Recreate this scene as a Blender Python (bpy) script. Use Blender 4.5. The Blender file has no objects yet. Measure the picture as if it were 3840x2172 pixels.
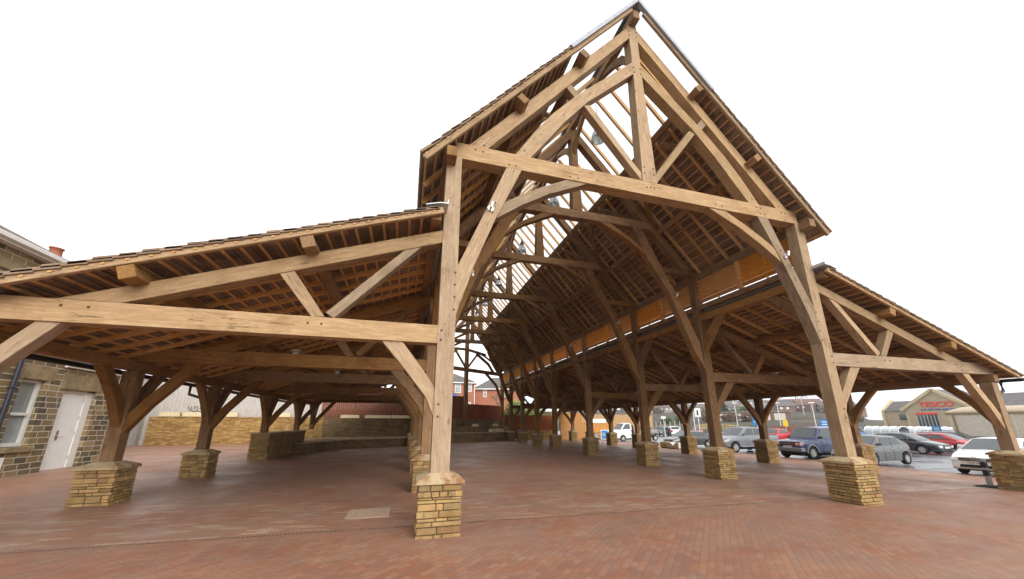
import bpy, bmesh, math, random
from mathutils import Vector, Matrix
random.seed(11)
scn=bpy.context.scene; COL=scn.collection
R=math.radians
K=1.15                      # everything is laid out small and enlarged to metres at the end
def clamp(a,lo,hi): return max(lo,min(hi,a))
def gz(x,y):                # the site falls gently to the car park and rises a little in the back left corner
    t=clamp((y-5)/7,0,1)
    return -.0105*clamp(x,-40,150)+.0016*clamp(y,-40,60)+.02*clamp(-x-3,0,5)*t
# ---------------------------------------------------------------- materials
MAT={}
class NT:
    def __init__(s,name,rough=.7,spec=.3):
        m=bpy.data.materials.new(name); m.use_nodes=True; s.m=m; s.t=m.node_tree; s.n=s.t.nodes
        s.b=s.n['Principled BSDF']; s.b.inputs['Roughness'].default_value=rough; s.b.inputs['Specular IOR Level'].default_value=spec
        MAT[name]=m
    def node(s,typ,**kw):
        n=s.n.new(typ)
        for k,v in kw.items():
            if k.startswith('i_'):
                key=k[2:]
                if key.isdigit(): key=int(key)
                else: key=key.replace('_',' ')
                inp=n.inputs[key]
                if hasattr(v,'is_linked') or isinstance(v,bpy.types.NodeSocket): s.t.links.new(v,inp)
                else: inp.default_value=v
            else: setattr(n,k,v)
        return n
    def link(s,a,b): s.t.links.new(a,b)
    def math(s,op,a,b=None,c=None):
        n=s.n.new('ShaderNodeMath'); n.operation=op
        for i,v in enumerate((a,b,c)):
            if v is None: continue
            if isinstance(v,bpy.types.NodeSocket): s.link(v,n.inputs[i])
            else: n.inputs[i].default_value=v
        return n.outputs[0]
    def coord(s,scale=(1,1,1),rot=0,kind='Object'):
        tc=s.n.new('ShaderNodeTexCoord'); mp=s.n.new('ShaderNodeMapping'); mp.inputs['Scale'].default_value=scale; mp.inputs['Rotation'].default_value=(0,0,rot)
        s.link(tc.outputs[kind],mp.inputs[0]); return mp.outputs[0]
    def noise(s,vec,scale=5,detail=3,rough=.55,dist=0):
        n=s.n.new('ShaderNodeTexNoise'); n.inputs['Scale'].default_value=scale; n.inputs['Detail'].default_value=detail; n.inputs['Roughness'].default_value=rough; n.inputs['Distortion'].default_value=dist
        if vec is not None: s.link(vec,n.inputs['Vector'])
        return n.outputs['Fac']
    def ramp(s,fac,stops,mode='LINEAR'):
        n=s.n.new('ShaderNodeValToRGB'); cr=n.color_ramp; cr.interpolation=mode
        while len(cr.elements)<len(stops): cr.elements.new(.5)
        for e,(p,c) in zip(cr.elements,stops): e.position=p; e.color=(*c,1) if len(c)==3 else c
        s.link(fac,n.inputs[0]); return n.outputs[0]
    def mix(s,fac,a,b,typ='MIX'):
        n=s.n.new('ShaderNodeMix'); n.data_type='RGBA'; n.blend_type=typ
        for i,v in ((0,fac),(6,a),(7,b)):
            if isinstance(v,bpy.types.NodeSocket): s.link(v,n.inputs[i])
            else: n.inputs[i].default_value=v if i==0 else (*v,1)
        return n.outputs[2]
    def base(s,c):
        if isinstance(c,bpy.types.NodeSocket): s.link(c,s.b.inputs['Base Color'])
        else: s.b.inputs['Base Color'].default_value=(*c,1)
        return s
    def rough(s,c): s.link(c,s.b.inputs['Roughness']); return s
    def bump(s,h,strength=.3,dist=.02):
        n=s.n.new('ShaderNodeBump'); n.inputs['Strength'].default_value=strength; n.inputs['Distance'].default_value=dist
        s.link(h,n.inputs['Height']); s.link(n.outputs[0],s.b.inputs['Normal']); return s
    def rnd(s):
        return s.n.new('ShaderNodeObjectInfo').outputs['Random']
def V(*a): return a
def plain(name,c,rough=.6,spec=.3,metal=0,var=.12,scale=6):
    t=NT(name,rough,spec); t.b.inputs['Metallic'].default_value=metal
    f=t.noise(t.coord(),scale,4)
    t.base(t.ramp(f,[(.25,tuple(x*(1-var) for x in c)),(.75,tuple(min(1,x*(1+var)) for x in c))])); return t
def wood(name,a,b,dark,gs=(1.1,9,9),rough=.75,stain=.5,bump=.25,check=0):
    t=NT(name,rough,.2); r=t.rnd()
    off=t.node('ShaderNodeVectorMath',operation='ADD',i_0=t.coord(gs))
    cx=t.node('ShaderNodeCombineXYZ'); 
    for i in range(3): t.link(t.math('MULTIPLY',r,37+i*11),cx.inputs[i])
    t.link(cx.outputs[0],off.inputs[1]); v=off.outputs[0]
    g=t.noise(v,2.6,5,.6,.4); fine=t.noise(v,11,3,.6)
    off2=t.node('ShaderNodeVectorMath',operation='ADD',i_0=t.coord((1,1,1))); t.link(cx.outputs[0],off2.inputs[1])
    blot=t.noise(off2.outputs[0],1.7,4,.6)
    c=t.ramp(g,[(.28,tuple(x*.82 for x in a)),(.5,a),(.72,b)])
    c=t.mix(t.math('MULTIPLY',t.ramp(fine,[(.35,(1,1,1)),(.5,(0,0,0))]),.35),c,tuple(x*.6 for x in a))
    c=t.mix(t.math('MULTIPLY',t.ramp(blot,[(.52,(0,0,0)),(.72,(1,1,1))]),stain),c,dark)
    if check:   # drying splits along the grain
        cv=t.node('ShaderNodeVectorMath',operation='ADD',i_0=t.coord((.55,7,7))); t.link(cx.outputs[0],cv.inputs[1])
        ck=t.noise(cv.outputs[0],1.9,2,.5); msk=t.ramp(t.noise(off2.outputs[0],1.1,2),[(.48,(0,0,0)),(.6,(1,1,1))])
        line=t.ramp(t.math('ABSOLUTE',t.math('SUBTRACT',ck,.5)),[(.006,(1,1,1)),(.016,(0,0,0))])
        c=t.mix(t.math('MULTIPLY',t.math('MULTIPLY',line,msk),check),c,tuple(x*.22 for x in a))
    # knots
    vo=t.node('ShaderNodeTexVoronoi'); vo.inputs['Scale'].default_value=1.0; 
    kv=t.node('ShaderNodeVectorMath',operation='ADD',i_0=t.coord((1.3,4,4))); t.link(cx.outputs[0],kv.inputs[1]); t.link(kv.outputs[0],vo.inputs['Vector'])
    c=t.mix(t.math('MULTIPLY',t.ramp(vo.outputs['Distance'],[(.05,(1,1,1)),(.13,(0,0,0))]),.7),c,tuple(x*.35 for x in a))
    val=t.math('ADD',t.math('MULTIPLY',r,.46),.77)
    hs=t.node('ShaderNodeHueSaturation'); t.link(c,hs.inputs['Color']); t.link(val,hs.inputs['Value']); t.link(t.math('ADD',t.math('MULTIPLY',t.math('FRACT',t.math('MULTIPLY',r,7.31)),.24),.88),hs.inputs['Saturation'])
    t.base(hs.outputs[0]).bump(g,bump,.01); return t
def stonemat(name,a,b,stain,rough=.9,scale=7,attr='tint'):
    t=NT(name,rough,.15); v=t.coord()
    f=t.noise(v,scale,6,.65); big=t.noise(v,1.6,4,.6); fine=t.noise(v,45,3,.6)
    c=t.ramp(f,[(.3,a),(.7,b)])
    c=t.mix(t.math('MULTIPLY',t.ramp(big,[(.5,(0,0,0)),(.68,(1,1,1))]),.6),c,stain)
    if attr:
        at=t.node('ShaderNodeAttribute',attribute_name=attr); c=t.mix(1,c,at.outputs['Color'],'MULTIPLY')
    h=t.math('ADD',f,t.math('MULTIPLY',fine,.4))
    t.base(c).bump(h,.6,.02); return t
def coursed(name,cols,mortar,bw,bh,mw=.02,rough=.9,vary=.5,rot=0,axis='xz',bump=.6,stain=None,wob=.0):
    """random-coloured blocks laid in broken courses; bw,bh block size in metres"""
    t=NT(name,rough,.15); tc=t.n.new('ShaderNodeTexCoord'); sp=t.node('ShaderNodeSeparateXYZ'); t.link(tc.outputs['Object'],sp.inputs[0])
    if axis=='xz': u,v=t.math('ADD',sp.outputs[0],sp.outputs[1]),sp.outputs[2]
    else: u,v=sp.outputs[0],sp.outputs[1]
    if rot:
        cu=t.math('SUBTRACT',t.math('MULTIPLY',u,math.cos(rot)),t.math('MULTIPLY',v,math.sin(rot)))
        cv=t.math('ADD',t.math('MULTIPLY',u,math.sin(rot)),t.math('MULTIPLY',v,math.cos(rot))); u,v=cu,cv
    if wob:
        w=t.noise(tc.outputs['Object'],.9,2); v=t.math('ADD',v,t.math('MULTIPLY',w,wob)); 
    col,mort=cells(t,u,v,cols,bw,bh,mw,vary)
    f=t.noise(tc.outputs['Object'],14,5,.6); big=t.noise(tc.outputs['Object'],.8,4,.6)
    col=t.mix(t.math('MULTIPLY',f,.5),col,tuple(x*.55 for x in cols[0]))
    if stain: col=t.mix(t.math('MULTIPLY',t.ramp(big,[(.48,(0,0,0)),(.66,(1,1,1))]),.7),col,stain)
    c=t.mix(mort,mortar,col); t.base(c)
    h=t.math('ADD',mort,t.math('MULTIPLY',f,.4)); t.bump(h,bump,.012); return t
def cells(t,u,v,cols,bw,bh,mw,vary=.5):
    rowf=t.math('DIVIDE',v,bh); row=t.math('FLOOR',rowf)
    wn0=t.node('ShaderNodeTexWhiteNoise',noise_dimensions='1D'); t.link(row,wn0.inputs['W'])
    uu=t.math('ADD',t.math('DIVIDE',u,bw),t.math('ADD',t.math('MULTIPLY',t.math('MODULO',row,2),.5),t.math('MULTIPLY',wn0.outputs['Value'],vary)))
    cu=t.math('FLOOR',uu)
    cx=t.node('ShaderNodeCombineXYZ'); t.link(cu,cx.inputs[0]); t.link(row,cx.inputs[1])
    wn=t.node('ShaderNodeTexWhiteNoise',noise_dimensions='2D'); t.link(cx.outputs[0],wn.inputs['Vector'])
    n=len(cols); col=t.ramp(wn.outputs['Value'],[(i/n,c) for i,c in enumerate(cols)],'CONSTANT')
    fu=t.math('FRACT',uu); fv=t.math('FRACT',rowf)
    du=t.math('MULTIPLY',t.math('MINIMUM',fu,t.math('SUBTRACT',1,fu)),bw); dv=t.math('MULTIPLY',t.math('MINIMUM',fv,t.math('SUBTRACT',1,fv)),bh)
    d=t.math('MINIMUM',du,dv)
    mr=t.node('ShaderNodeMapRange',interpolation_type='SMOOTHSTEP'); t.link(d,mr.inputs['Value']); mr.inputs['From Min'].default_value=mw*.25; mr.inputs['From Max'].default_value=mw*.75
    return col,mr.outputs['Result']
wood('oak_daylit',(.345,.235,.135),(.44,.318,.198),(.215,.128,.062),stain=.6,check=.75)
wood('oak_shaded',(.235,.128,.052),(.31,.18,.08),(.115,.058,.024),stain=.65,check=.6)  # same oak, shade under the roof put into a darker colour
wood('softwood',(.52,.30,.115),(.62,.39,.18),(.30,.16,.06),stain=.35)
wood('larch_louvre',(.70,.36,.10),(.78,.44,.15),(.58,.27,.07),gs=(9,1.1,9),stain=.3)
wood('batten_wood',(.58,.335,.14),(.68,.43,.2),(.33,.175,.07),gs=(9,1.1,9),stain=.5)
wood('fence_red',(.19,.062,.03),(.27,.095,.045),(.11,.04,.02),gs=(8,8,1),stain=.5)
wood('fence_orange',(.48,.24,.09),(.58,.33,.14),(.36,.16,.06),gs=(8,8,1),stain=.35)
wood('hoarding_grey',(.42,.39,.35),(.50,.47,.43),(.30,.27,.24),gs=(7,7,.8),stain=.5,bump=.1)
plain('peg_dark',(.09,.045,.02),.8)
stonemat('pier_stone',(.275,.18,.08),(.395,.275,.135),(.20,.11,.042))
stonemat('stone_core',(.17,.11,.05),(.21,.14,.07),(.12,.075,.035),attr=None)
t=NT('cap_stone',.85,.2); v=t.coord(); f=t.noise(v,9,5); st=t.noise(t.coord((3,3,.6)),1.1,4,.6)
t.base(t.mix(t.math('MULTIPLY',t.ramp(st,[(.5,(0,0,0)),(.62,(1,1,1))]),.75),t.ramp(f,[(.3,(.38,.285,.16)),(.7,(.49,.38,.235))]),(.24,.095,.03))).bump(f,.25,.01)
stonemat('roof_slate',(.20,.137,.098),(.28,.20,.145),(.125,.10,.065),rough=.85,scale=5)
stonemat('coping_stone',(.50,.40,.235),(.60,.50,.32),(.50,.38,.2),attr=None)
coursed('garden_wall',[(.40,.24,.08),(.50,.31,.11),(.34,.19,.06),(.56,.38,.15),(.44,.26,.09),(.28,.16,.06)],(.12,.07,.03),.42,.10,.022,stain=(.30,.18,.07),wob=.05)
coursed('shaded_wall',[(.25,.165,.08),(.30,.20,.10),(.20,.13,.065),(.28,.19,.11)],(.07,.05,.03),.45,.12,.02,stain=(.12,.09,.05),wob=.04)  # boundary wall stone again, roof shade painted in as darker blocks
coursed('house_stone',[(.21,.145,.08),(.31,.22,.12),(.13,.10,.065),(.36,.265,.145),(.17,.135,.095),(.28,.19,.09),(.10,.085,.065)],(.50,.44,.33),.44,.205,.028,stain=(.16,.12,.06),wob=.05,vary=.9)
coursed('red_brick',[(.42,.12,.065),(.48,.15,.08),(.37,.10,.055),(.45,.17,.10)],(.36,.27,.2),.225,.075,.016,vary=0)
coursed('store_stone',[(.47,.375,.245),(.51,.41,.27),(.43,.34,.215),(.50,.40,.28)],(.39,.32,.22),.5,.2,.02,vary=.3)
coursed('roof_tile_grey',[(.16,.145,.14),(.20,.18,.175),(.14,.125,.12)],(.09,.08,.08),.3,.25,.02,axis='xz')
stonemat('lintel_stone',(.20,.145,.08),(.36,.27,.15),(.10,.085,.065),scale=4,attr=None)
plain('door_white',(.82,.81,.77),.5,var=.05); plain('frame_white',(.78,.77,.72),.45,var=.05)
plain('metal_galv',(.55,.57,.6),.4,.5,.6); plain('frame_metal',(.31,.325,.36),.5,.3,.2); plain('lead',(.50,.52,.55),.45,.4,.3); plain('black_metal',(.02,.02,.022),.45,.4); plain('pipe_purple',(.03,.03,.045),.4,.4)
plain('steel',(.6,.6,.6),.3,.5,.9); plain('terracotta',(.40,.135,.075),.8); plain('rubber',(.018,.018,.02),.85); plain('rim_alloy',(.52,.51,.49),.4,.5,.4)
plain('plastic_black',(.025,.025,.028),.55); plain('headlight',(.72,.74,.74),.12,.6); plain('plate_white',(.74,.74,.70),.5,var=.03); plain('lamp_red',(.45,.02,.015),.25,.5); plain('indicator',(.75,.22,.03),.3,.5)
plain('sign_blue',(.02,.22,.55),.4); plain('sign_red',(.80,.018,.012),.4,var=.05); plain('sign_navy',(.03,.09,.38),.4); plain('sign_white',(.78,.78,.76),.5,var=.03); plain('sign_yellow',(.75,.50,.03),.5); plain('sign_green',(.02,.25,.14),.5)
plain('bin_blue',(.03,.06,.22),.45); plain('truck_cream',(.56,.50,.40),.55); plain('truck_trim',(.27,.195,.125),.7); plain('tarpaulin',(.50,.40,.29),.7)
plain('shelter_white',(.50,.53,.56),.35); plain('interior_dark',(.03,.03,.035),.8); plain('timber_rail',(.48,.36,.14),.8); plain('soil',(.10,.07,.045),.95)
plain('concrete',(.37,.265,.185),.85); plain('ink',(.09,.08,.08),.8); plain('bark',(.10,.075,.055),.9); plain('twig_brown',(.11,.085,.065),.9); plain('render_pale',(.60,.55,.45),.8); plain('soffit_white',(.7,.68,.62),.6)
def leaf(name,a,b):
    t=NT(name,.7,.2); t.base(t.ramp(t.noise(t.coord(),3.0,3),[(.3,a),(.7,b)]))
leaf('leaf_green',(.045,.075,.025),(.10,.14,.04)); leaf('leaf_dark',(.02,.045,.03),(.05,.085,.045)); leaf('leaf_russet',(.10,.058,.038),(.15,.09,.06)); leaf('leaf_bright',(.13,.18,.04),(.24,.28,.08))
t=NT('glass',.04,.8); t.base((.04,.047,.048))
t=NT('glass_pale',.08,.6); t.base(t.ramp(t.noise(t.coord(),1.2,2),[(.3,(.22,.245,.24)),(.7,(.36,.39,.38))]))
def thin_glass(name,tint,gl=.12):
    t=NT(name); out=t.n['Material Output']; tr=t.n.new('ShaderNodeBsdfTransparent'); tr.inputs[0].default_value=(*tint,1)
    g=t.n.new('ShaderNodeBsdfGlossy'); g.inputs['Roughness'].default_value=.12; mx=t.n.new('ShaderNodeMixShader'); mx.inputs[0].default_value=gl
    t.link(tr.outputs[0],mx.inputs[1]); t.link(g.outputs[0],mx.inputs[2]); t.link(mx.outputs[0],out.inputs['Surface'])
thin_glass('rooflight_glass',(.95,.96,.97),.05); thin_glass('lamp_acrylic',(.60,.62,.60),.35)
def paint(name,c,rough=.28,dirt=.25):
    t=NT(name,rough,.5); t.b.inputs['Coat Weight'].default_value=.3; t.b.inputs['Coat Roughness'].default_value=.08
    sp=t.node('ShaderNodeSeparateXYZ'); tc=t.n.new('ShaderNodeTexCoord'); t.link(tc.outputs['Object'],sp.inputs[0])
    n=t.noise(tc.outputs['Object'],5,4)
    t.base(t.mix(t.math('MULTIPLY',t.ramp(n,[(.4,(0,0,0)),(.7,(1,1,1))]),dirt),c,(.16,.14,.11)))
paint('paint_white',(.76,.76,.74),dirt=.12); paint('paint_silver',(.17,.178,.2)); paint('paint_blue',(.014,.027,.09)); paint('paint_black',(.022,.025,.03),.2,.1); paint('paint_grey',(.10,.105,.115)); paint('paint_red',(.45,.025,.03),dirt=.1); paint('paint_navy',(.03,.04,.07)); paint('paint_charcoal',(.05,.055,.06))
# paving: red blocks in stretcher bond under the roof, on the diagonal outside the drain, patches of pale and damp blocks
t=NT('brick_paving',.6,.35); tc=t.n.new('ShaderNodeTexCoord'); sp=t.node('ShaderNodeSeparateXYZ'); t.link(tc.outputs['Object'],sp.inputs[0]); X,Y=sp.outputs[0],sp.outputs[1]
reds=[(.305,.128,.070),(.33,.145,.080),(.28,.118,.066),(.345,.168,.098),(.295,.148,.092),(.32,.128,.066),(.265,.128,.084),(.33,.172,.108)]
c1,m1=cells(t,X,Y,reds,.21,.105,.012,.1)
xr=t.math('MULTIPLY',t.math('ADD',X,Y),.7071); yr=t.math('MULTIPLY',t.math('SUBTRACT',Y,X),.7071)
c2,m2=cells(t,xr,yr,reds,.21,.105,.012,0)
sw=t.math('GREATER_THAN',Y,.36*K)
c=t.mix(sw,c2,c1); mm=t.mix(sw,t.mix(m2,(0,0,0),(1,1,1)),t.mix(m1,(0,0,0),(1,1,1)))
pale=[(0,0,0)]*8+[(1,1,1)]+[(.35,.35,.35)]+[(.8,.8,.8)]+[(0,0,0)]
pc,_=cells(t,t.math('ADD',X,31.5*.21),t.math('ADD',Y,20*.105),pale,.42,.105,.012,.3)
zone=t.ramp(t.noise(t.coord((.45,1.3,1)),.55,4,.6),[(.43,(0,0,0)),(.57,(1,1,1))])
nearb=t.node('ShaderNodeMapRange'); t.link(t.math('ABSOLUTE',t.math('SUBTRACT',Y,1.0)),nearb.inputs['Value']); nearb.inputs['From Min'].default_value=7.5; nearb.inputs['From Max'].default_value=2.0; 
sepp=t.node('ShaderNodeSeparateColor'); t.link(pc,sepp.inputs[0]); sepz=t.node('ShaderNodeSeparateColor'); t.link(zone,sepz.inputs[0])
pf=t.math('MULTIPLY',t.math('MULTIPLY',sepp.outputs[0],t.math('ADD',.40,t.math('MULTIPLY',sepz.outputs[0],.60))),nearb.outputs[0])
c=t.mix(t.math('MULTIPLY',pf,t.math('ADD',t.math('MULTIPLY',sw,.82),.18)),c,(.50,.39,.30))
c=t.mix(t.math('MULTIPLY',sepz.outputs[0],.42),c,(.36,.225,.135))
gr=t.ramp(t.noise(tc.outputs['Object'],.9,5,.62),[(.42,(0,0,0)),(.68,(1,1,1))]); c=t.mix(t.math('MULTIPLY',gr,.5),c,(.215,.165,.14))
fine=t.noise(tc.outputs['Object'],30,4,.6); c=t.mix(t.math('MULTIPLY',fine,.35),c,(.12,.06,.045))
vd=t.node('ShaderNodeTexVoronoi'); vd.inputs['Scale'].default_value=.9; t.link(tc.outputs['Object'],vd.inputs['Vector']); c=t.mix(t.ramp(vd.outputs['Distance'],[(.018,(1,1,1)),(.026,(0,0,0))]),c,(.6,.55,.5))
wet=t.ramp(t.noise(t.coord((.8,1.1,1)),.75,3,.5),[(.56,(0,0,0)),(.68,(1,1,1))]); c=t.mix(t.math('MULTIPLY',wet,.38),c,(.24,.08,.045))
joint=t.node('ShaderNodeSeparateColor'); t.link(mm,joint.inputs[0])
c=t.mix(joint.outputs[0],t.mix(sw,(.235,.112,.074),(.30,.18,.12)),c); t.base(c)
rr=t.node('ShaderNodeMapRange'); t.link(t.noise(tc.outputs['Object'],.6,4,.6),rr.inputs['Value']); rr.inputs['From Min'].default_value=.35; rr.inputs['From Max'].default_value=.65; rr.inputs['To Min'].default_value=.42; rr.inputs['To Max'].default_value=.75
t.rough(rr.outputs[0]); t.bump(t.math('ADD',joint.outputs[0],t.math('MULTIPLY',fine,.5)),.25,.006)
t=NT('asphalt',.55,.45); v=t.coord(); f=t.noise(v,60,4); g=t.noise(v,.25,4,.6)
t.base(t.mix(g,t.ramp(f,[(.3,(.075,.075,.08)),(.7,(.13,.13,.137))]),(.15,.15,.157)))
rr=t.node('ShaderNodeMapRange'); t.link(g,rr.inputs['Value']); rr.inputs['From Min'].default_value=.38; rr.inputs['From Max'].default_value=.6; rr.inputs['To Min'].default_value=.14; rr.inputs['To Max'].default_value=.4; t.rough(rr.outputs[0])
plain('road_paint',(.62,.62,.58),.6)
t=NT('grass_bank',.95,.1); v=t.coord(); f=t.noise(v,.12,5,.65); g=t.noise(v,6,4)
t.base(t.mix(t.math('MULTIPLY',g,.5),t.ramp(f,[(.35,(.085,.10,.03)),(.5,(.15,.125,.055)),(.65,(.12,.085,.05))]),(.06,.055,.025)))
t=NT('hill_land',.95,.1); v=t.coord(); f=t.noise(v,.02,6,.7); g=t.noise(v,.12,4,.6)
t.base(t.mix(t.math('MULTIPLY',g,.6),t.ramp(f,[(.35,(.085,.088,.055)),(.5,(.085,.074,.060)),(.62,(.125,.118,.08))]),(.055,.05,.042)))
# ---------------------------------------------------------------- mesh helpers
class MB:
    def __init__(s): s.v=[]; s.f=[]; s.mi=[]; s.tint=[]; s.m=0; s.tn=(1,1,1); s.usetint=False
    def add(s,vs,fs):
        o=len(s.v); s.v+= [tuple(p) for p in vs]
        for f in fs: s.f.append(tuple(i+o for i in f)); s.mi.append(s.m); s.tint.append(s.tn)
    HEX=[(0,3,2,1),(4,5,6,7),(0,1,5,4),(1,2,6,5),(2,3,7,6),(3,0,4,7)]
    def box(s,x0,x1,y0,y1,z0,z1): s.add([(x0,y0,z0),(x1,y0,z0),(x1,y1,z0),(x0,y1,z0),(x0,y0,z1),(x1,y0,z1),(x1,y1,z1),(x0,y1,z1)],s.HEX)
    def hexa(s,p): s.add(p,s.HEX)
    def bar(s,a,b,w,h,up=(0,0,1)):
        a,b=Vector(a),Vector(b); d=(b-a).normalized(); u=Vector(up)
        sd=d.cross(u)
        if sd.length<1e-4: u=Vector((1,0,0)); sd=d.cross(u)
        sd.normalize(); u=sd.cross(d).normalized(); sd=sd*w/2; u=u*h/2
        s.hexa([a-sd-u,a+sd-u,b+sd-u,b-sd-u,a-sd+u,a+sd+u,b+sd+u,b-sd+u])
    def tube(s,pts,r,n=8,cap=True):
        pts=[Vector(p) for p in pts]; rs=r if isinstance(r,(list,tuple)) else [r]*len(pts); ring=[]
        for i,p in enumerate(pts):
            d=(pts[min(i+1,len(pts)-1)]-pts[max(i-1,0)]).normalized(); q=Vector((0,0,1)) if abs(d.z)<.9 else Vector((1,0,0))
            a=d.cross(q).normalized(); b=d.cross(a)
            ring.append([p+(a*math.cos(2*math.pi*k/n)+b*math.sin(2*math.pi*k/n))*rs[i] for k in range(n)])
        vs=[q for r_ in ring for q in r_]; fs=[]
        for i in range(len(pts)-1):
            for k in range(n): fs.append((i*n+k,i*n+(k+1)%n,(i+1)*n+(k+1)%n,(i+1)*n+k))
        if cap: fs.append(tuple(range(n))[::-1]); fs.append(tuple((len(pts)-1)*n+k for k in range(n)))
        s.add(vs,fs)
    def lathe(s,prof,c=(0,0,0),axis='z',n=20,closed=False):
        vs=[];fs=[]
        for r_,h in prof:
            for k in range(n):
                a=2*math.pi*k/n; x,y=r_*math.cos(a),r_*math.sin(a)
                p={'z':(x,y,h),'y':(x,h,y),'x':(h,x,y)}[axis]; vs.append((p[0]+c[0],p[1]+c[1],p[2]+c[2]))
        for i in range(len(prof)-1):
            for k in range(n): fs.append((i*n+k,i*n+(k+1)%n,(i+1)*n+(k+1)%n,(i+1)*n+k))
        s.add(vs,fs)
    def quad(s,*p): s.add(p,[tuple(range(len(p)))])
    def prism(s,poly,d):     # planar polygon pushed by vector d
        n=len(poly); d=Vector(d); a=[Vector(p) for p in poly]
        s.add(a+[p+d for p in a],[tuple(range(n))[::-1],tuple(range(n,2*n))]+[(i,(i+1)%n,n+(i+1)%n,n+i) for i in range(n)])
    def strip(s,L,Rr,y0,y1):  # curved member: matching edge points in x,z; extruded in y
        n=len(L); vs=[]
        for y in (y0,y1):
            for a,b in zip(L,Rr): vs+= [(a[0],y,a[1]),(b[0],y,b[1])]
        fs=[]; m=2*n
        for i in range(n-1):
            a=2*i; fs+= [(a,a+1,a+3,a+2),(m+a,m+a+2,m+a+3,m+a+1),(a,a+2,m+a+2,m+a),(a+1,m+a+1,m+a+3,a+3)]
        fs+= [(0,m,m+1,1),(m-2,m-1,2*m-1,2*m-2)]; s.add(vs,fs)
    def build(s,name,mats,parent=None,frame=None,bevel=0,smooth=False,recalc=True):
        if isinstance(mats,str): mats=[mats]
        M=frame if frame is not None else Matrix.Identity(4); Mi=M.inverted()
        me=bpy.data.meshes.new(name); me.from_pydata([Mi@Vector(p) for p in s.v],[],s.f)
        for m in mats: me.materials.append(MAT[m])
        if len(mats)>1: me.polygons.foreach_set('material_index',s.mi)
        if s.usetint:
            at=me.color_attributes.new('tint','FLOAT_COLOR','CORNER'); i=0
            for p,tn in zip(me.polygons,s.tint):
                for li in p.loop_indices: at.data[li].color=(*tn,1)
        if recalc or bevel:
            bm=bmesh.new(); bm.from_mesh(me)
            if recalc: bmesh.ops.recalc_face_normals(bm,faces=bm.faces)
            if bevel: bmesh.ops.bevel(bm,geom=[e for e in bm.edges if e.calc_face_angle(0)>.5],offset=bevel,segments=1,affect='EDGES',clamp_overlap=True)
            bm.to_mesh(me); bm.free()
        if smooth: me.polygons.foreach_set('use_smooth',[True]*len(me.polygons))
        o=bpy.data.objects.new(name,me); COL.objects.link(o)
        if parent is not None: o.parent=parent
        o.matrix_basis=M
        return o
def tag(o,label=None,cat=None,group=None,kind=None):
    if label: o['label']=label
    if cat: o['category']=cat
    if group: o['group']=group
    if kind: o['kind']=kind
    return o
def thing(name,label,cat,loc=(0,0,0),rz=0,group=None):
    o=bpy.data.objects.new(name,None); COL.objects.link(o); o.location=loc; o.rotation_euler=(0,0,rz); o.empty_display_size=.2
    return tag(o,label,cat,group)
def frame_of(p0,p1,side=(0,1,0)):
    p0,p1=Vector(p0),Vector(p1); ex=(p1-p0).normalized(); ey=Vector(side); ez=ex.cross(ey)
    if ez.length<1e-3: ey=Vector((1,0,0)); ez=ex.cross(ey)
    ez.normalize(); ey=ez.cross(ex).normalized()
    return Matrix(((ex.x,ey.x,ez.x,p0.x),(ex.y,ey.y,ez.y,p0.y),(ex.z,ey.z,ez.z,p0.z),(0,0,0,1)))
def copy_tree(o,parent=None):
    c=o.copy(); COL.objects.link(c); c.parent=parent
    for ch in list(o.children): copy_tree(ch,c)
    return c
def text_mesh(txt,size,extr,offset=0.0,space=1.0,shear=0.0):
    cu=bpy.data.curves.new('lettering','FONT'); cu.body=txt; cu.size=size; cu.extrude=extr; cu.offset=offset; cu.align_x='CENTER'; cu.align_y='CENTER'; cu.space_character=space; cu.shear=shear
    ob=bpy.data.objects.new('lettering',cu); COL.objects.link(ob); dg=bpy.context.evaluated_depsgraph_get(); dg.update()
    me=bpy.data.meshes.new_from_object(ob.evaluated_get(dg)); bpy.data.objects.remove(ob); bpy.data.curves.remove(cu); return me
def lettering(name,txt,size,mat,M,parent,extr=.005,offset=0,space=1.0,width=None,shear=0.0):
    me=text_mesh(txt,size,extr,offset,space,shear); me.materials.clear(); me.materials.append(MAT[mat])
    if width:
        xs=[v.co.x for v in me.vertices]; k=width/(max(xs)-min(xs)); 
        for v in me.vertices: v.co.x*=k
    o=bpy.data.objects.new(name,me); COL.objects.link(o)
    if parent is not None: o.parent=parent
    o.matrix_basis=M; return o
def sheet(name,mat,xs,ys,dz,kind='structure',inside=None):
    m=MB(); n=len(ys); m.v=[(x,y,gz(x,y)+dz) for x in xs for y in ys]
    for i in range(len(xs)-1):
        for j in range(n-1): m.f.append((i*n+j,(i+1)*n+j,(i+1)*n+j+1,i*n+j+1)); m.mi.append(0); m.tint.append((1,1,1))
    o=m.build(name,mat,recalc=False); tag(o,kind=kind); return o
fr=lambda a,b,s: [a+(b-a)*i/s for i in range(s+1)]
sheet('brick_paving','brick_paving',fr(-8,19.35,12)if 0 else sorted(set(fr(-20,-3,17)+fr(-3,19.35,4))),sorted(set(fr(-14,5,3)+fr(5,12,7)+fr(12,34,4))),0)
sheet('car_park','asphalt',fr(19.35,128,8),fr(-60,75,8),-.008)
sheet('ground','grass_bank',[-900,-400,-120,-40]+fr(-20,-3,17)+[10,19,60,150,400,1200],[-900,-300,-60,-40]+fr(5,12,7)+[34,60,150,400,1200],-.06)
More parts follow.
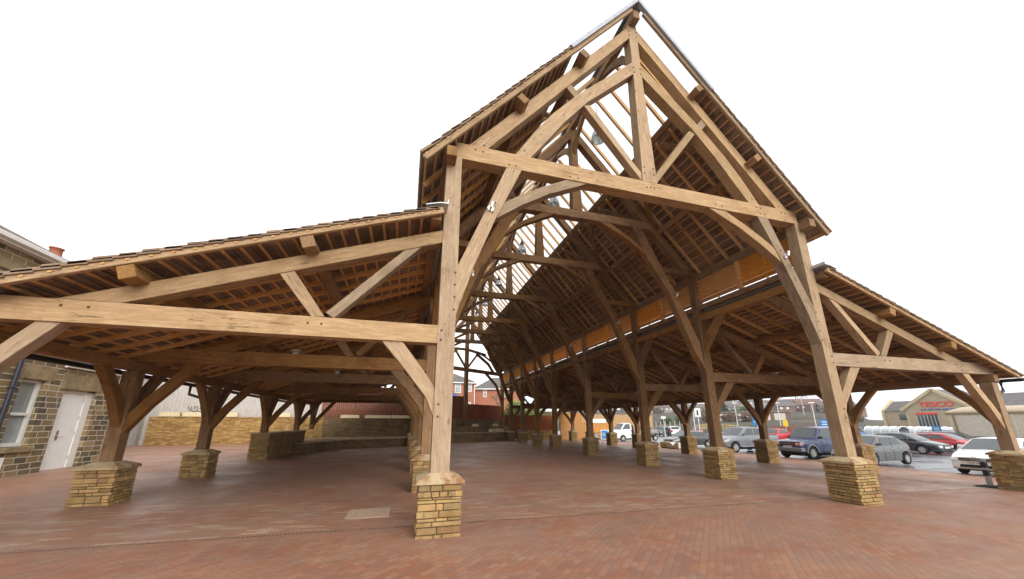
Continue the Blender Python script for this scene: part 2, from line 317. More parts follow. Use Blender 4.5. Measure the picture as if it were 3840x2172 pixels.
# ================================================================= the timber market hall
barn=thing('timber_market_hall','long open sided oak framed market hall with stone slate roofs on stone piers','market hall')
W=9.32; AW=6.5; HP=.874
FY=[0,3.716,7.431,12.42,17.42,21.02,24.69,28.35]
def yend(x): return 31.9 if x>W else 29+.656*(x-4.9)
def mx(x): return W-x
def tb(name,p0,p1,w,h,mat='oak_shaded',up=(0,0,1),par=barn,bev=.008,ext=None):
    m=MB(); m.bar(p0,p1,w,h,up); return m.build(name,mat,par,frame_of(p0,p1),bev)
def sp(name,L,Rr,y0,y1,mat='oak_shaded',mir=False,pegs=(),par=barn):
    if mir: L=[(mx(a),b) for a,b in L]; Rr=[(mx(a),b) for a,b in Rr]; pegs=[(mx(a),b) for a,b in pegs]
    m=MB(); m.strip(L,Rr,y0,y1)
    d0=((L[0][0]+Rr[0][0])/2,y0,(L[0][1]+Rr[0][1])/2); d1=((L[-1][0]+Rr[-1][0])/2,y0,(L[-1][1]+Rr[-1][1])/2)
    if pegs:
        m.m=1
        for a,b in pegs: m.lathe([(0,y0-.012),(.017,y0-.010),(.019,y0+.02)],(a,0,b),'y',8)
    return m.build(name,[mat,'peg_dark'] if pegs else mat,par,frame_of(d0,d1),0 if pegs else .007)
BAY=[(3.716*i) for i in range(3)]
# ---------------- piers
def pier_mesh(seed,h0,h1,p,depth=None):
    rnd=random.Random(seed); m=MB(); m.usetint=True; d=depth or p
    m.m=1; m.box(-p+.03,p-.03,-d+.03,d-.03,h0,h1-.01); m.m=0
    z=h0; lay=0
    while z<h1-.02:
        hh=rnd.choice((.035,.05,.06,.07,.085,.10,.13)); hh=min(hh,h1-z)
        if h1-z-hh<.04: hh=h1-z
        for side in range(4):
            a0,a1=(-p,p) if side%2==0 else (-d,d)
            if (lay+side)%2: a0+=.085; a1-=.085
            a=a0
            while a<a1-.01:
                ln=rnd.uniform(.10,.32); 
                if a1-a-ln<.12: ln=a1-a
                out=rnd.uniform(0,.013); g=.0035
                b=rnd.uniform(.68,1.2); m.tn=(b*rnd.uniform(.95,1.08),b,b*rnd.uniform(.82,1.02))
                parts=[(z+g,z+hh-g)]
                if hh>.1 and rnd.random()<.35: zz=z+hh*rnd.uniform(.4,.6); parts=[(z+g,zz-g*.6),(zz+g*.6,z+hh-g)]
                for q0,q1 in parts:
                    f=(d if side%2==0 else p)
                    x0,x1=a+g,a+ln-g; c=.012
                    if side==0: m.hexa([(x0,-f+.1,q0),(x1,-f+.1,q0),(x1-c*.3,-f-out,q0+c*.3),(x0+c*.3,-f-out,q0+c*.3),(x0,-f+.1,q1),(x1,-f+.1,q1),(x1-c*.3,-f-out*.6,q1-c*.3),(x0+c*.3,-f-out,q1-c*.3)])
                    elif side==2: m.box(x0,x1,f-.1,f+out,q0,q1)
                    elif side==1: m.box(f-.1,f+out,x0,x1,q0,q1)
                    else: m.hexa([(-f+.1,x0,q0),(-f+.1,x1,q0),(-f-out,x1-c*.3,q0+c*.3),(-f-out,x0+c*.3,q0+c*.3),(-f+.1,x0,q1),(-f+.1,x1,q1),(-f-out*.6,x1-c*.3,q1-c*.3),(-f-out,x0+c*.3,q1-c*.3)])
                a+=ln
        z+=hh; lay+=1
    return m
protos=[]
for sd in (3,8,21,34):
    o=pier_mesh(sd,-.22,.735,.328).build('stone_pier',['pier_stone','stone_core'],barn,bevel=.006)
    c=MB(); a,b=.365,.175
    c.box(-a,a,-a,a,.735,.785); c.hexa([(-a,-a,.787),(a,-a,.787),(a,a,.787),(-a,a,.787),(-b,-b,HP+.003),(b,-b,HP+.003),(b,b,HP+.003),(-b,b,HP+.003)])
    co=c.build('cap',['cap_stone'],o,bevel=.006); protos.append(o)
def place_pier(i,x,y,first={}):
    p=protos[i%4]
    if i%4 in first: p=copy_tree(p,barn)
    first[i%4]=1; p.matrix_basis=Matrix.Translation((x,y,0)) @ Matrix.Rotation((i*7%4)*math.pi/2 if i>1 else 0,4,'Z')
n=0
for k,y in enumerate(FY):
    for x,ok in ((W,True),(0,y<yend(0)-.5),(W+AW,True),(-AW,k<3)):
        if ok: place_pier(n,x,y); n+=1
# raised wall carrying two posts of the left row
m=pier_mesh(55,-.2,1.18,.36,2.95); o=m.build('stone_pier',['pier_stone','stone_core'],barn,Matrix.Identity(4)); o.matrix_basis=Matrix.Translation((-AW,15.0,0))
tag(o,'long raised stone pier wall under two posts')
c=MB(); c.box(-.40,.40,-3.0,3.0,1.18,1.25); c.build('cap','cap_stone',o,bevel=.008)
# ---------------- frames
HD=dict(post=.135,tie=.131,pr=.122,blade=.128,king=.133,arch=.110,strut=.10,brace=.095)
for k,y in enumerate(FY):
    front=k==0; half=k==7
    mt='oak_daylit' if front else 'oak_shaded'
    for side in (0,1):
        mir=side==1
        if half and not mir: continue
        x=mx(0) if mir else 0; sg=1 if mir else -1
        ax=x+sg*AW
        okA=True if mir else (y<yend(-AW)-.3)
        pegs=[] 
        if front: pegs=[(.11,z) for z in (3.62,3.86,4.1,4.34)]+[(-.09,3.05),(-.09,3.22),(-.08,1.75),(-.08,1.95)]
        L=[(-.15,HP),(-.15,6.85)]; Rr=[(.15,HP),(.15,6.85)]
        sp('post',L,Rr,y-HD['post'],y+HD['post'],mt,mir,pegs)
        a=HD['blade']
        if front:
            sp('blade_brace',[(1.09,6.85),(.69,5.82),(.14,4.46),(.14,3.52)],[(1.424,6.85),(.869,5.608),(.455,4.519),(.147,3.52)],y-a,y+a,mt,mir,[(.86,5.95),(.80,5.72)])
            sp('blade',[(1.29,7.22),(1.74,7.93),(2.19,8.55),(2.86,9.30),(4.535,10.889)],[(1.63,7.22),(2.06,7.80),(2.50,8.42),(3.12,9.16),(4.535,10.50)],y-a,y+a,mt,mir,[(1.5,7.36),(1.38,7.36)])
            a=HD['arch']
            sp('arch_brace',[(1.033,6.002),(1.42,6.27),(1.85,6.53),(2.47,6.85)],[(.869,5.608),(1.46,6.04),(2.08,6.42),(2.989,6.85)],y-a,y+a,mt,mir)
            a=HD['strut']
            sp('strut',[(3.03,9.06),(4.455,7.24)],[(3.20,9.13),(4.50,7.42)],y-a,y+a,mt,mir); sp('strut',[(2.57,9.50),(2.80,9.23)],[(2.70,9.65),(2.93,9.36)],y-a,y+a,mt,mir)
        else:
            sp('blade_brace',[(2.15,8.50),(1.47,7.09),(.95,6.05),(.22,4.32),(.145,3.47)],[(2.51,8.50),(2.00,7.30),(1.24,6.06),(.46,3.95),(.149,3.42)],y-a,y+a,mt,mir)
            a=HD['arch']
            sp('arch_brace',[(2.22,7.73),(2.56,7.99),(3.39,8.49)],[(2.01,7.41),(2.73,7.94),(3.81,8.49)],y-a,y+a,mt,mir)
            a=HD['strut']
            sp('spur_tie',[(-.02,7.06),(1.49,7.06)],[(-.02,6.86),(1.37,6.86)],y-a,y+a,mt,mir)
        a=HD['pr']
        z0=7.22 if front else 7.06
        sp('principal_rafter',[(.275+(z0-7.178)/1.162-.02,z0),(4.55,12.155)],[(.66+(z0-7.2)/1.176,z0),(4.53,11.74)],y-a,y+a,mt,mir,[(.6,7.29),(.78,7.30)] if front else ())
        # aisle
        zt0,zt1=2.99,3.31; a=HD['tie']-.004
        if okA:
            aw=AW-.0
            def q(pts): return [((x+sg*(abs(px))),pz) for px,pz in pts]
            sp('aisle_tie_beam',q([(.13,zt1),(6.62,zt1)]),q([(.13,zt0),(6.62,zt0)]),y-a,y+a,mt,False,[(x+sg*p_,z_) for p_,z_ in ((4.95,3.22),(5.25,3.22),(2.0,3.2),(2.2,3.2))] if front else ())
            a=HD['pr']-.003
            sp('aisle_principal_rafter',q([(.13,5.19),(5.1,3.40),(5.35,3.313)]),q([(.13,4.93),(4.6,3.32),(4.62,3.313)]),y-a,y+a,mt)
            a=HD['strut']
            sp('strut',q([(.47,4.85),(1.84,3.31)]),q([(.74,4.77),(1.97,3.40)]),y-a,y+a,mt); sp('strut',q([(2.53,4.09),(1.98,3.33)]),q([(2.74,4.02),(2.17,3.31)]),y-a,y+a,mt)
            a=HD['brace']
            sp('aisle_brace',q([(1.08,3.0),(.66,2.52),(.3,2.08),(.13,1.70)]),q([(.74,3.0),(.50,2.70),(.26,2.38),(.13,2.18)]),y-a,y+a,mt)
            sp('aisle_brace',q([(5.20,3.0),(5.70,2.38),(6.0,2.02),(6.385,1.42)]),q([(5.47,3.0),(5.85,2.52),(6.15,2.16),(6.385,1.82)]),y-a,y+a,mt)
            zf=HP if (mir or k<3) else 1.25
            sp('aisle_post',[(ax-.125,zf),(ax-.135,2.77)],[(ax+.125,zf),(ax+.135,2.77)],y-HD['post'],y+HD['post'],mt)
            for s2 in (-1,1):
                if front and s2<0: continue
                if k==7 and s2>0 : continue
                m=MB(); w=.085; pts=[(.12,1.52,1.98),(.38,1.98,2.33),(.62,2.45,2.62),(.98,2.79,2.79)]
                L=[(p_[0]+.0,p_[2]) for p_ in pts]
                m.strip([(.10,2.02),(.38,2.33),(.62,2.60),(.78,2.79)],[(.10,1.50),(.46,2.12),(.78,2.50),(1.06,2.79)],-w,w)
                m.v=[(ax+p_[1],y+s2*p_[0],p_[2]) for p_ in m.v]
                m.build('plate_brace','oak_shaded',barn,frame_of((ax,y+s2*.1,1.8),(ax,y+s2*.9,2.79),(1,0,0)),.007)
        for s2 in (-1,1):
            if front and s2<0: continue
            if not mir and y+1>yend(0) and s2>0: continue
            if k==7 and s2>0: continue
            m=MB(); w=.085
            m.strip([(.12,4.46),(.45,4.80),(.80,5.12)],[(.12,4.0),(.60,4.58),(1.10,5.12)],-w,w)
            m.v=[(x+p_[1],y+s2*p_[0],p_[2]) for p_ in m.v]
            m.build('wall_brace','oak_shaded',barn,frame_of((x,y+s2*.1,4.2),(x,y+s2*.95,5.1),(1,0,0)),.007)
            # curved wind brace in the roof slope
            if k<7 and y+s2*1.3<yend(2):
                m=MB(); 
                for t0,t1 in ((0,.34),(.34,.68),(.68,1.0)):
                    def wp(t_):
                        xx=1.45+1.35*t_; yy=.1+1.25*(t_**1.6); zz=7.178+1.162*(xx-.275)-.10; return (mx(xx) if mir else xx, y+s2*yy, zz)
                    m.bar(wp(t0),wp(t1+.02),.16,.07,(sg*-.758 if not mir else .758,0,.652))
                m.build('wind_brace','oak_shaded',barn,frame_of(wp(0),wp(1)),0)
        if front:
            pass
    if not half:
        if front: sp('tie_beam',[(.02,7.22),(9.30,7.22)],[(.02,6.852),(9.30,6.852)],y-HD['tie'],y+HD['tie'],mt,False,[(a_,b_) for a_,b_ in ((.42,7.13),(.58,7.12),(1.3,6.93),(1.15,6.93),(2.55,6.93),(2.75,6.93),(4.55,7.06),(4.75,7.05),(4.65,7.06),(6.55,6.95),(6.75,6.95),(8.0,6.95),(8.16,6.95),(7.9,7.12),(8.05,7.12),(8.75,7.1),(8.9,7.1))])
        else: sp('collar',[(1.93,8.78),(7.39,8.78)],[(1.62,8.48),(7.70,8.48)],y-HD['tie'],y+HD['tie'],mt)
        zb=7.222 if front else 8.782
        pk=[(a_,b_) for b_ in (7.45,7.62,10.55,10.72,11.85,12.0) for a_ in ((4.53,4.79) if b_<8 else (4.56,4.76))] if front else ()
        hb=.20 if front else .19
        sp('king_post',[(4.66-hb,zb),(4.535,10.6),(4.53,12.22)],[(4.66+hb,zb),(4.785,10.6),(4.79,12.22)],y-HD['king'],y+HD['king'],mt,False,pk)
        for s2 in (-1,1):
            if front and s2<0: continue
            m=MB(); w=.06
            m.strip([(.12,11.35),(.35,11.75),(.75,12.02),(1.15,12.19)],[(.12,11.05),(.48,11.58),(.88,11.88),(1.5,12.19)],-w,w)
            m.v=[(4.66+p_[1],y+s2*p_[0],p_[2]) for p_ in m.v]
            m.build('ridge_brace','oak_shaded',barn,frame_of((4.66,y+s2*.1,11.2),(4.66,y+s2*1.2,12.2),(1,0,0)),.006)
# ---------------- long timbers
Y0=-.42
sl=(.652,.758); nl=(-.758,.652)       # left nave slope: up-slope and outward normal in x,z
def nave(x,off,mir):                  # point on the nave slope line, off metres out along the normal
    px,pz=x+nl[0]*off,7.178+1.162*(x-.275)+nl[1]*off
    return (mx(px) if mir else px,pz)
def aisle(dx,off,mir):                # dx from the nave post line
    c,s_=.940,.342
    px,pz=dx+s_*off,5.19-.362*(dx-.13)+c*off
    return (W+px if mir else -px,pz)
for mir in (False,True):
    ye=lambda x: yend(mx(x) if mir else x)
    x0=mx(-.08) if mir else -.08
    e=min(ye(-.08),31.8)
    tb('arcade_plate',(x0,Y0,6.755),(x0,e,6.755),.20,.225)
    for cx in (1.38,2.96):
        a=nave(cx,-.01,mir); tb('purlin',(a[0],Y0,a[1]),(a[0],min(ye(cx),31.8),a[1]),.18,.225,up=((.758 if mir else -.758),0,.652))
    x0=W if mir else 0
    tb('louvre_rail',(x0,.0,5.61),(x0,e,5.61),.17,.18); tb('wall_plate',(x0,0,5.225),(x0,e,5.225),.22,.235)
    ea=31.6 if mir else yend(-3)
    x0=W+.30 if mir else -.30
    tb('aisle_purlin',(x0,-.33,5.345),(x0,e,5.345),.19,.17)
    for dx in (2.28,4.45):
        a=aisle(dx,.07,mir); tb('aisle_purlin',(a[0],Y0,a[1]),(a[0],31.6 if mir else yend(-dx),a[1]),.2,.2,up=((.342 if mir else -.342),0,.94))
    x0=W+AW if mir else -AW
    tb('eaves_plate',(x0,-.2,2.88),(x0,31.5 if mir else yend(-AW),2.88),.21,.205)
tb('ridge_beam',(4.66,-.36,12.33),(4.66,yend(4.66),12.33),.20,.26)
# ---------------- rafters
rest=MB(); cnt=0
def rafter(p0,p1,w,h,up,single):
    global cnt
    if single: tb('rafter',p0,p1,w,h,'softwood',up,bev=0)
    else: rest.bar(p0,p1,w,h,up)
for mir in (True,False):
    y=.42; i=0
    while y<31.6:
        if y<(yend(W) if mir else yend(0)):
            a=nave(-.42,.17,mir); b=nave(4.60 if y<yend(4.66) or not mir else 4.6,.17,mir)
            if mir and y>yend(5): b=nave(mx(min(W,(y-29)/.656+4.9)),.17,True)
            if not mir and y>yend(0): pass
            rafter((a[0],y,a[1]),(b[0],y,b[1]),.07,.10,((.758 if mir else -.758),0,.652),mir or i<24)
        y+=.62; i+=1
    y=.42; i=0
    while y<31.5:
        xe=6.95
        lim=31.6 if mir else yend(-AW)
        if y<lim or (not mir and y<yend(-1)):
            d1=xe if y<lim else ((4.9-(y-29)/.656))*0+max(.6,-( (y-29)/.656+4.9))
            a=aisle(.28,.22,mir); b=aisle(d1,.22,mir)
            rafter((a[0],y,a[1]),(b[0],y,b[1]),.07,.10,((.342 if mir else -.342),0,.94),(i<26) if mir else False)
        y+=.62; i+=1
ro=rest.build('rafters','softwood',barn); tag(ro,kind='stuff')
# verge rafters
for mir in (False,True):
    u=((.758 if mir else -.758),0,.652)
    a=nave(-.44,.195,mir); b=nave(4.62,.195,mir); tb('barge_board',(a[0],Y0+.02,a[1]),(b[0],Y0+.02,b[1]),.075,.11,'oak_daylit',u)
    u=((.342 if mir else -.342),0,.94)
    a=aisle(.10,.235,mir); b=aisle(6.98,.235,mir); tb('barge_board',(a[0],Y0+.02,a[1]),(b[0],Y0+.02,b[1]),.075,.12,'oak_daylit',u)
# ---------------- coverings
def cover(pt,s0,s1,ya,yb,rnd,limit,name,label):
    """stone slabs in courses; pt(s,off)->(x,z), s runs up the slope"""
    m=MB(); m.usetint=True; b=MB()
    gauge=.235 if label else .262; s=s0; c=0
    while s<s1-.08:
        g=gauge*(1.12-.28*(s-s0)/(s1-s0)); y=ya-(.0 if c%2 else .0)
        b0,b1=s+.06,s+.105
        yy=ya+.02; ye_=limit(pt(s,0)[0]); 
        if ye_>yy:
            p=[pt(b0,.222),pt(b1,.222),pt(b1,.247),pt(b0,.247)]
            b.prism([(q[0],yy,q[1]) for q in p],(0,min(yb,ye_)-yy,0))
        while y<min(yb,ye_):
            w=rnd.uniform(.34,.62); t_=rnd.uniform(.034,.052)
            up=min(s+g*1.75,s1+.06); o0=.284+rnd.uniform(-.006,.008); o1=.25
            ch=rnd.uniform(-.012,.012)
            P=lambda s_,o_: pt(s_,o_)
            q=[P(s+ch,o0),P(up,o1),P(up,o1+t_),P(s+ch+.012,o0+t_)]
            y1=min(y+w,min(yb,ye_)); tn=rnd.uniform(.72,1.2); m.tn=(tn,tn*rnd.uniform(.95,1.02),tn*rnd.uniform(.88,1.02))
            m.prism([(k_[0],y+.003,k_[1]) for k_ in q],(0,y1-y-.006,0)); y+=w
        s+=g; c+=1
    o=m.build(name,'roof_slate',barn,recalc=True); tag(o,label)
    b.build('battens','batten_wood',o,recalc=True)
rn=random.Random(5)
for mir in (False,True):
    pn=lambda s,o: nave(-.62+s*.652+.0,o,mir)
    cover(pn,.28,5.42,-.47,31.9,rn,lambda x: yend(x),'slab_roof',None)
    pa=lambda s,o: aisle(7.13-s*.940,o,mir)
    cover(pa,.02,7.35,-.47,31.7 if mir else 29,rn,(lambda x:31.7) if mir else (lambda x: yend(x)),'slab_roof',None)
# roof light over the ridge
for mir in (False,True):
    m=MB(); y=Y0-.02; 
    a0,a1=nave(2.84,.262,mir),nave(4.86,.262,mir); b1=nave(4.86,.27,mir); b0=nave(2.84,.27,mir)
    m.prism([(q[0],y,q[1]) for q in (a0,a1,b1,b0)],(0,yend(4.0)-y,0))
    g=m.build('rooflight','rooflight_glass',barn)
    f=MB()
    f.bar((nave(2.80,.275,mir)[0],Y0-.02,nave(2.80,.275,mir)[1]),(nave(4.88,.275,mir)[0],Y0-.02,nave(4.88,.275,mir)[1]),.12,.10,((.758 if mir else -.758),0,.652))
    c=nave(2.78,.29,mir); f.bar((c[0],Y0-.04,c[1]),(c[0],yend(3),c[1]),.14,.02,((.758 if mir else -.758),0,.652))
    f.build('rooflight_frame','frame_metal',g,bevel=.004)
    x=.0; s_=1 if mir else -1; bx=W if mir else 0
    m=MB(); p=[(bx+s_*.10,5.50),(bx+s_*.25,5.492),(bx+s_*.50,5.415),(bx+s_*.50,5.428),(bx+s_*.25,5.508),(bx+s_*.115,5.514),(bx+s_*.115,5.58),(bx+s_*.10,5.58)]
    p=[(a,b+.045) for a,b in p]
    m.prism([(a,-.46,b) for a,b in p],(0,yend(bx)+.4,0)); m.build('lead_flashing','lead',barn)
m=MB(); 
for s_ in (-1,1): m.prism([(4.66,-.47,12.70),(4.66+s_*.17,-.47,12.54),(4.66+s_*.17,-.47,12.57),(4.66,-.47,12.745)],(0,yend(4.66)+.6,0))
m.build('ridge_capping','frame_metal',barn)
# ---------------- louvres
for mir in (False,True):
    bx=W if mir else 0; s_=1 if mir else -1
    lim=31.6 if mir else 25.6
    ys=[]
    for i in range(len(FY)):
        a=FY[i]; b=FY[i+1] if i<7 else 31.6
        mid=(a+b)/2
        if b<=lim+.1 or a<lim:
            tb('louvre_stud',(bx,mid,5.70),(bx,mid,6.645),.10,.13,'larch_louvre',up=(0,1,0),bev=0)
            ys+= [(a+.15,mid-.055),(mid+.055,min(b,lim)-.15)]
    for a,b in ys:
        if b-a<.3: continue
        m=MB(); z=5.83
        while z<6.63:
            m.bar((bx+s_*.0,a,z),(bx,b,z),.14,.018,(s_*.8,0,1)); z+=.145
        m.box(bx-.03,bx+.03,(a+b)/2-.012,(a+b)/2+.012,5.72,6.64)
        m.build('louvre_panel','larch_louvre',barn)
# ---------------- skewed end frame on the terrace
ex=Vector((1,.656,0)).normalized()
def sk(x,z): return Vector((x,29+.656*(x-4.9),z))
def skb(name,x0,z0,x1,z1,h,d=.2): 
    m=MB(); m.bar(sk(x0,z0),sk(x1,z1),d,h,(0,0,1) if abs(z1-z0)<abs(x1-x0)*3 else ex); m.build(name,'oak_shaded',barn,frame_of(sk(x0,z0),sk(x1,z1),tuple(ex.cross(Vector((0,0,1))))),.006)
skb('post',4.9,.76,4.9,12.0,.32,.3); skb('post',W,1.34,W,6.8,.30,.27); skb('post',0,.7,0,6.8,.30,.26)
skb('tie_beam',-.05,6.72,9.37,6.72,.34,.25)
for s_ in (-1,1):
    X=lambda x: 4.9+s_*x
    skb('principal_rafter',X(4.35),7.0,X(.1),12.0,.32,.22); skb('strut',X(.12),6.95,X(1.15),8.35,.16,.17); skb('collar',X(.14),8.75,X(2.2),8.55,.24,.19)
    skb('blade_brace',X(1.1),8.5,X(2.6),7.6,.24,.18); skb('blade_brace',X(2.5),7.7,X(3.4),6.6,.24,.175)
    skb('arch_brace',X(2.3),6.6,X(3.6),5.5,.24,.17); skb('arch_brace',X(3.55),5.6,X(4.28),3.9,.24,.165)
# ---------------- rainwater goods fixed to the hall
for mir in (False,True):
    s_=1 if mir else -1; bx=W if mir else 0; lim=31.7 if mir else 21.6
    a=aisle(7.16,.21,mir); m=MB()
    P=[(-.06,.04),(-.055,-.02),(-.03,-.055),(.03,-.055),(.055,-.02),(.06,.04),(.05,.04),(.045,-.015),(.025,-.042),(-.025,-.042),(-.045,-.015),(-.05,.04)]
    m.prism([(a[0]+s_*.05+p[0],-.40,a[1]+p[1]) for p in P],(0,lim+.40,0)); g=m.build('gutter','black_metal',barn)
    for k in ((0,3,6) if mir else (2,)):
        y=FY[k]+ (.25 if not mir else .05); m=MB(); x=a[0]+s_*.05; ax=bx+s_*(AW+.17); zf=.95 if (mir or k<3) else 1.3
        m.tube([(x,y,a[1]-.05),(x,y,a[1]-.30),(ax+s_*.02,y,a[1]-.50),(ax,y,a[1]-.75),(ax,y,zf+.1),(ax+s_*.2,y,zf-.18)],.042,8)
        m.build('downpipe','pipe_purple',barn)
# ================================================================= setting around the hall
def lerp(a,b,t): return a+(b-a)*t
def obox(name,mat,par,x0,x1,y0,y1,z0,z1,bev=0):
    m=MB(); m.box(x0,x1,y0,y1,z0,z1); return m.build(name,mat,par,bevel=bev)
# drain channel and cover
t=NT('drain_slots',.6,.3); tc=t.n.new('ShaderNodeTexCoord'); sp_=t.node('ShaderNodeSeparateXYZ'); t.link(tc.outputs['Object'],sp_.inputs[0])
fr_=t.math('FRACT',t.math('DIVIDE',sp_.outputs[0],.062)); n_=t.noise(t.coord((3,30,1)),1,3)
t.base(t.mix(t.math('MULTIPLY',t.math('GREATER_THAN',fr_,.6),t.math('GREATER_THAN',n_,.47)),(.28,.165,.105),(.05,.035,.026)))
m=MB(); xs=fr(-9,19.3,24)
for a,b in zip(xs,xs[1:]): m.quad((a,.395+.006*a,gz(a,.45)+.004),(b,.395+.006*b,gz(b,.45)+.004),(b,.465+.006*b,gz(b,.45)+.004),(a,.465+.006*a,gz(a,.45)+.004))
tag(m.build('drain_channel','drain_slots',recalc=False),'narrow slotted drain channel set in the brick paving across the front','drain')
m=MB(); m.box(12.42,12.86,-1.08,-.74,gz(12.6,-.9)-.02,gz(12.6,-.9)+.006)
tag(m.build('manhole_cover','drain_slots'),'small dark metal access cover set in the paving at the front right','cover')
m=MB(); z=gz(-1.1,1.5)
for i in range(5):
    for j in range(3):
        x0=-1.5+i*.15; y0=1.15+j*.25; m.box(x0+.003,x0+.147,y0+.003,y0+.247,z-.03,z+.006)
tag(m.build('pale_paving_patch','concrete'),'rectangular patch of pale slabs laid in the red brick paving','paving patch')
# ---------------- stone building on the left
hb=thing('stone_building','two storey stone building with white door, sash window and black downpipe','building')
XW=-11.41
m=MB()
def wallquad(y0,y1,z0,z1): m.box(XW-.45,XW,y0,y1,z0,z1)
wy=(7.72,8.5); wz=(1.0,2.92); dy=(9.18,10.56); dz=(-.2,2.72); uw=(4.6,6.55); uz=(4.4,5.75)
# lower storey with openings
wallquad(-6,wy[0],-.4,3.5); wallquad(wy[0],wy[1],-.4,wz[0]-.14); wallquad(wy[0],wy[1],3.36,3.5); wallquad(wy[1],dy[0],-.4,3.5); wallquad(dy[0],dy[1],3.26,3.5); wallquad(dy[1],11.42,-.4,3.5)
wallquad(-6,uw[0],3.5,6.35); wallquad(uw[0],uw[1],3.5,uz[0]); wallquad(uw[0],uw[1],uz[1]+.3,6.35); wallquad(uw[1],9.1,3.5,6.35)
m.box(-20,XW-.45,11.0,11.42,-.4,3.5); m.box(-20,XW-.45,8.65,9.1,3.5,6.35); m.box(-20,XW-.45,-6,-5.6,-.4,6.35)
wl=m.build('wall','house_stone',hb)
m=MB(); m.box(XW-.05,XW+.02,8.86,9.12,3.30,3.46)
for nm,y0,y1,z0,z1 in (('lintel',7.55,8.72,2.93,3.355),('lintel',9.0,10.72,2.74,3.255),('lintel',uw[0]-.2,uw[1]+.2,uz[1]+.01,uz[1]+.295)):
    obox(nm,'lintel_stone',hb,XW-.4,XW+.012,y0,y1,z0,z1,.01)
d=obox('door','door_white',hb,XW-.20,XW-.15,dy[0]+.05,dy[1]-.28,.20,2.62,.005)
m=MB(); m.tube([(XW-.15,9.62,1.26),(XW-.09,9.62,1.26),(XW-.09,9.78,1.26)],.016,6); m.box(XW-.152,XW-.14,9.57,9.66,1.12,1.42); m.build('handle','steel',d)
for z in (.55,1.3,1.85,2.4):
    obox('hinge','steel',d,XW-.155,XW-.13,dy[1]-.30,dy[1]-.26,z-.05,z+.06)
m=MB(); m.box(XW-.22,XW-.12,dy[1]-.275,dy[1]-.002,.18,2.70); m.box(XW-.22,XW-.12,dy[0]+.002,dy[0]+.045,.18,2.70); m.box(XW-.22,XW-.12,dy[0]+.05,dy[1]-.28,2.63,2.735); m.build('door_frame','frame_white',hb)
w_=obox('window','glass_pale',hb,XW-.24,XW-.22,wy[0]+.06,wy[1]-.06,wz[0]+.06,wz[1]-.05)
m=MB(); x0,x1=XW-.215,XW-.13; f=.075
for y0,y1,z0,z1 in ((wy[0],wy[0]+f,wz[0],wz[1]),(wy[1]-f,wy[1],wz[0],wz[1]),(wy[0]+f,wy[1]-f,wz[1]-f,wz[1]),(wy[0]+f,wy[1]-f,wz[0],wz[0]+.1),(wy[0]+f,wy[1]-f,1.88,1.96)): m.box(x0,x1,y0,y1,z0,z1)
m.build('sash_frame','frame_white',w_); obox('sill','lintel_stone',w_,XW-.3,XW+.07,wy[0]-.15,wy[1]+.2,.83,.985,.012)
w_=obox('window','glass_pale',hb,XW-.24,XW-.22,uw[0]+.06,uw[1]-.06,uz[0],uz[1])
m=MB()
for y0,y1,z0,z1 in ((uw[0],uw[0]+f,uz[0],uz[1]),(uw[1]-.16,uw[1],uz[0],uz[1]),(uw[0]+f,uw[1]-.16,uz[1]-.16,uz[1]),(uw[0]+f,uw[1]-.16,uz[0],uz[0]+.1),(5.5,5.6,uz[0]+.1,uz[1]-.16)): m.box(x0,x1,y0,y1,z0,z1)
m.build('sash_frame','frame_white',w_)
obox('basement_hatch','door_white',hb,XW-.02,XW+.02,7.0,7.95,.12,.72,.006)
m=MB(); m.tube([(XW+.07,7.42,-.1),(XW+.07,7.42,6.3)],.055,8); 
for z in (.9,2.6,4.2): m.box(XW,XW+.13,7.36,7.48,z,z+.05)
m.build('downpipe','pipe_purple',hb)
m=MB(); m.prism([(XW-.05,-6.2,6.36),(XW+.24,-6.2,6.36),(XW+.24,-6.2,6.40),(XW-.05,-6.2,6.42)],(0,15.4,0)); m.build('soffit','soffit_white',hb)
m=MB(); m.prism([(XW+.20,-6.2,6.405),(XW+.34,-6.2,6.44),(XW+.35,-6.2,6.56),(XW+.20,-6.2,6.56)],(0,15.4,0)); m.build('gutter','frame_white',hb,bevel=.01)
m=MB(); m.prism([(XW+.02,8.9,3.42),(XW+.12,8.9,3.44),(XW+.13,8.9,3.54),(XW+.0,8.9,3.54)],(0,2.6,0)); m.build('gutter','frame_white',hb)
m=MB(); m.prism([(XW+.22,-6.3,6.57),(-15.7,-6.3,8.9),(-20.2,-6.3,6.6)],(0,15.5,0)); rf=m.build('roof','roof_tile_grey',hb)
m=MB(); m.prism([(XW+.10,9.1,3.55),(-15.7,9.1,6.1),(-20.1,9.1,3.6)],(0,2.5,0)); m.build('roof','roof_tile_grey',hb)
m=MB(); m.box(-14.45,-13.45,9.9,11.2,4,7.58); m.box(-14.55,-13.35,9.8,11.3,7.58,7.66); ch=m.build('chimney','house_stone',rf)
m=MB(); m.lathe([(.20,7.6),(.18,7.75),(.165,8.02),(.20,8.03),(.20,8.07),(.15,8.08),(.15,7.8)],(-13.75,10.35,0),n=20); m.build('chimney_pot','terracotta',rf,smooth=True)
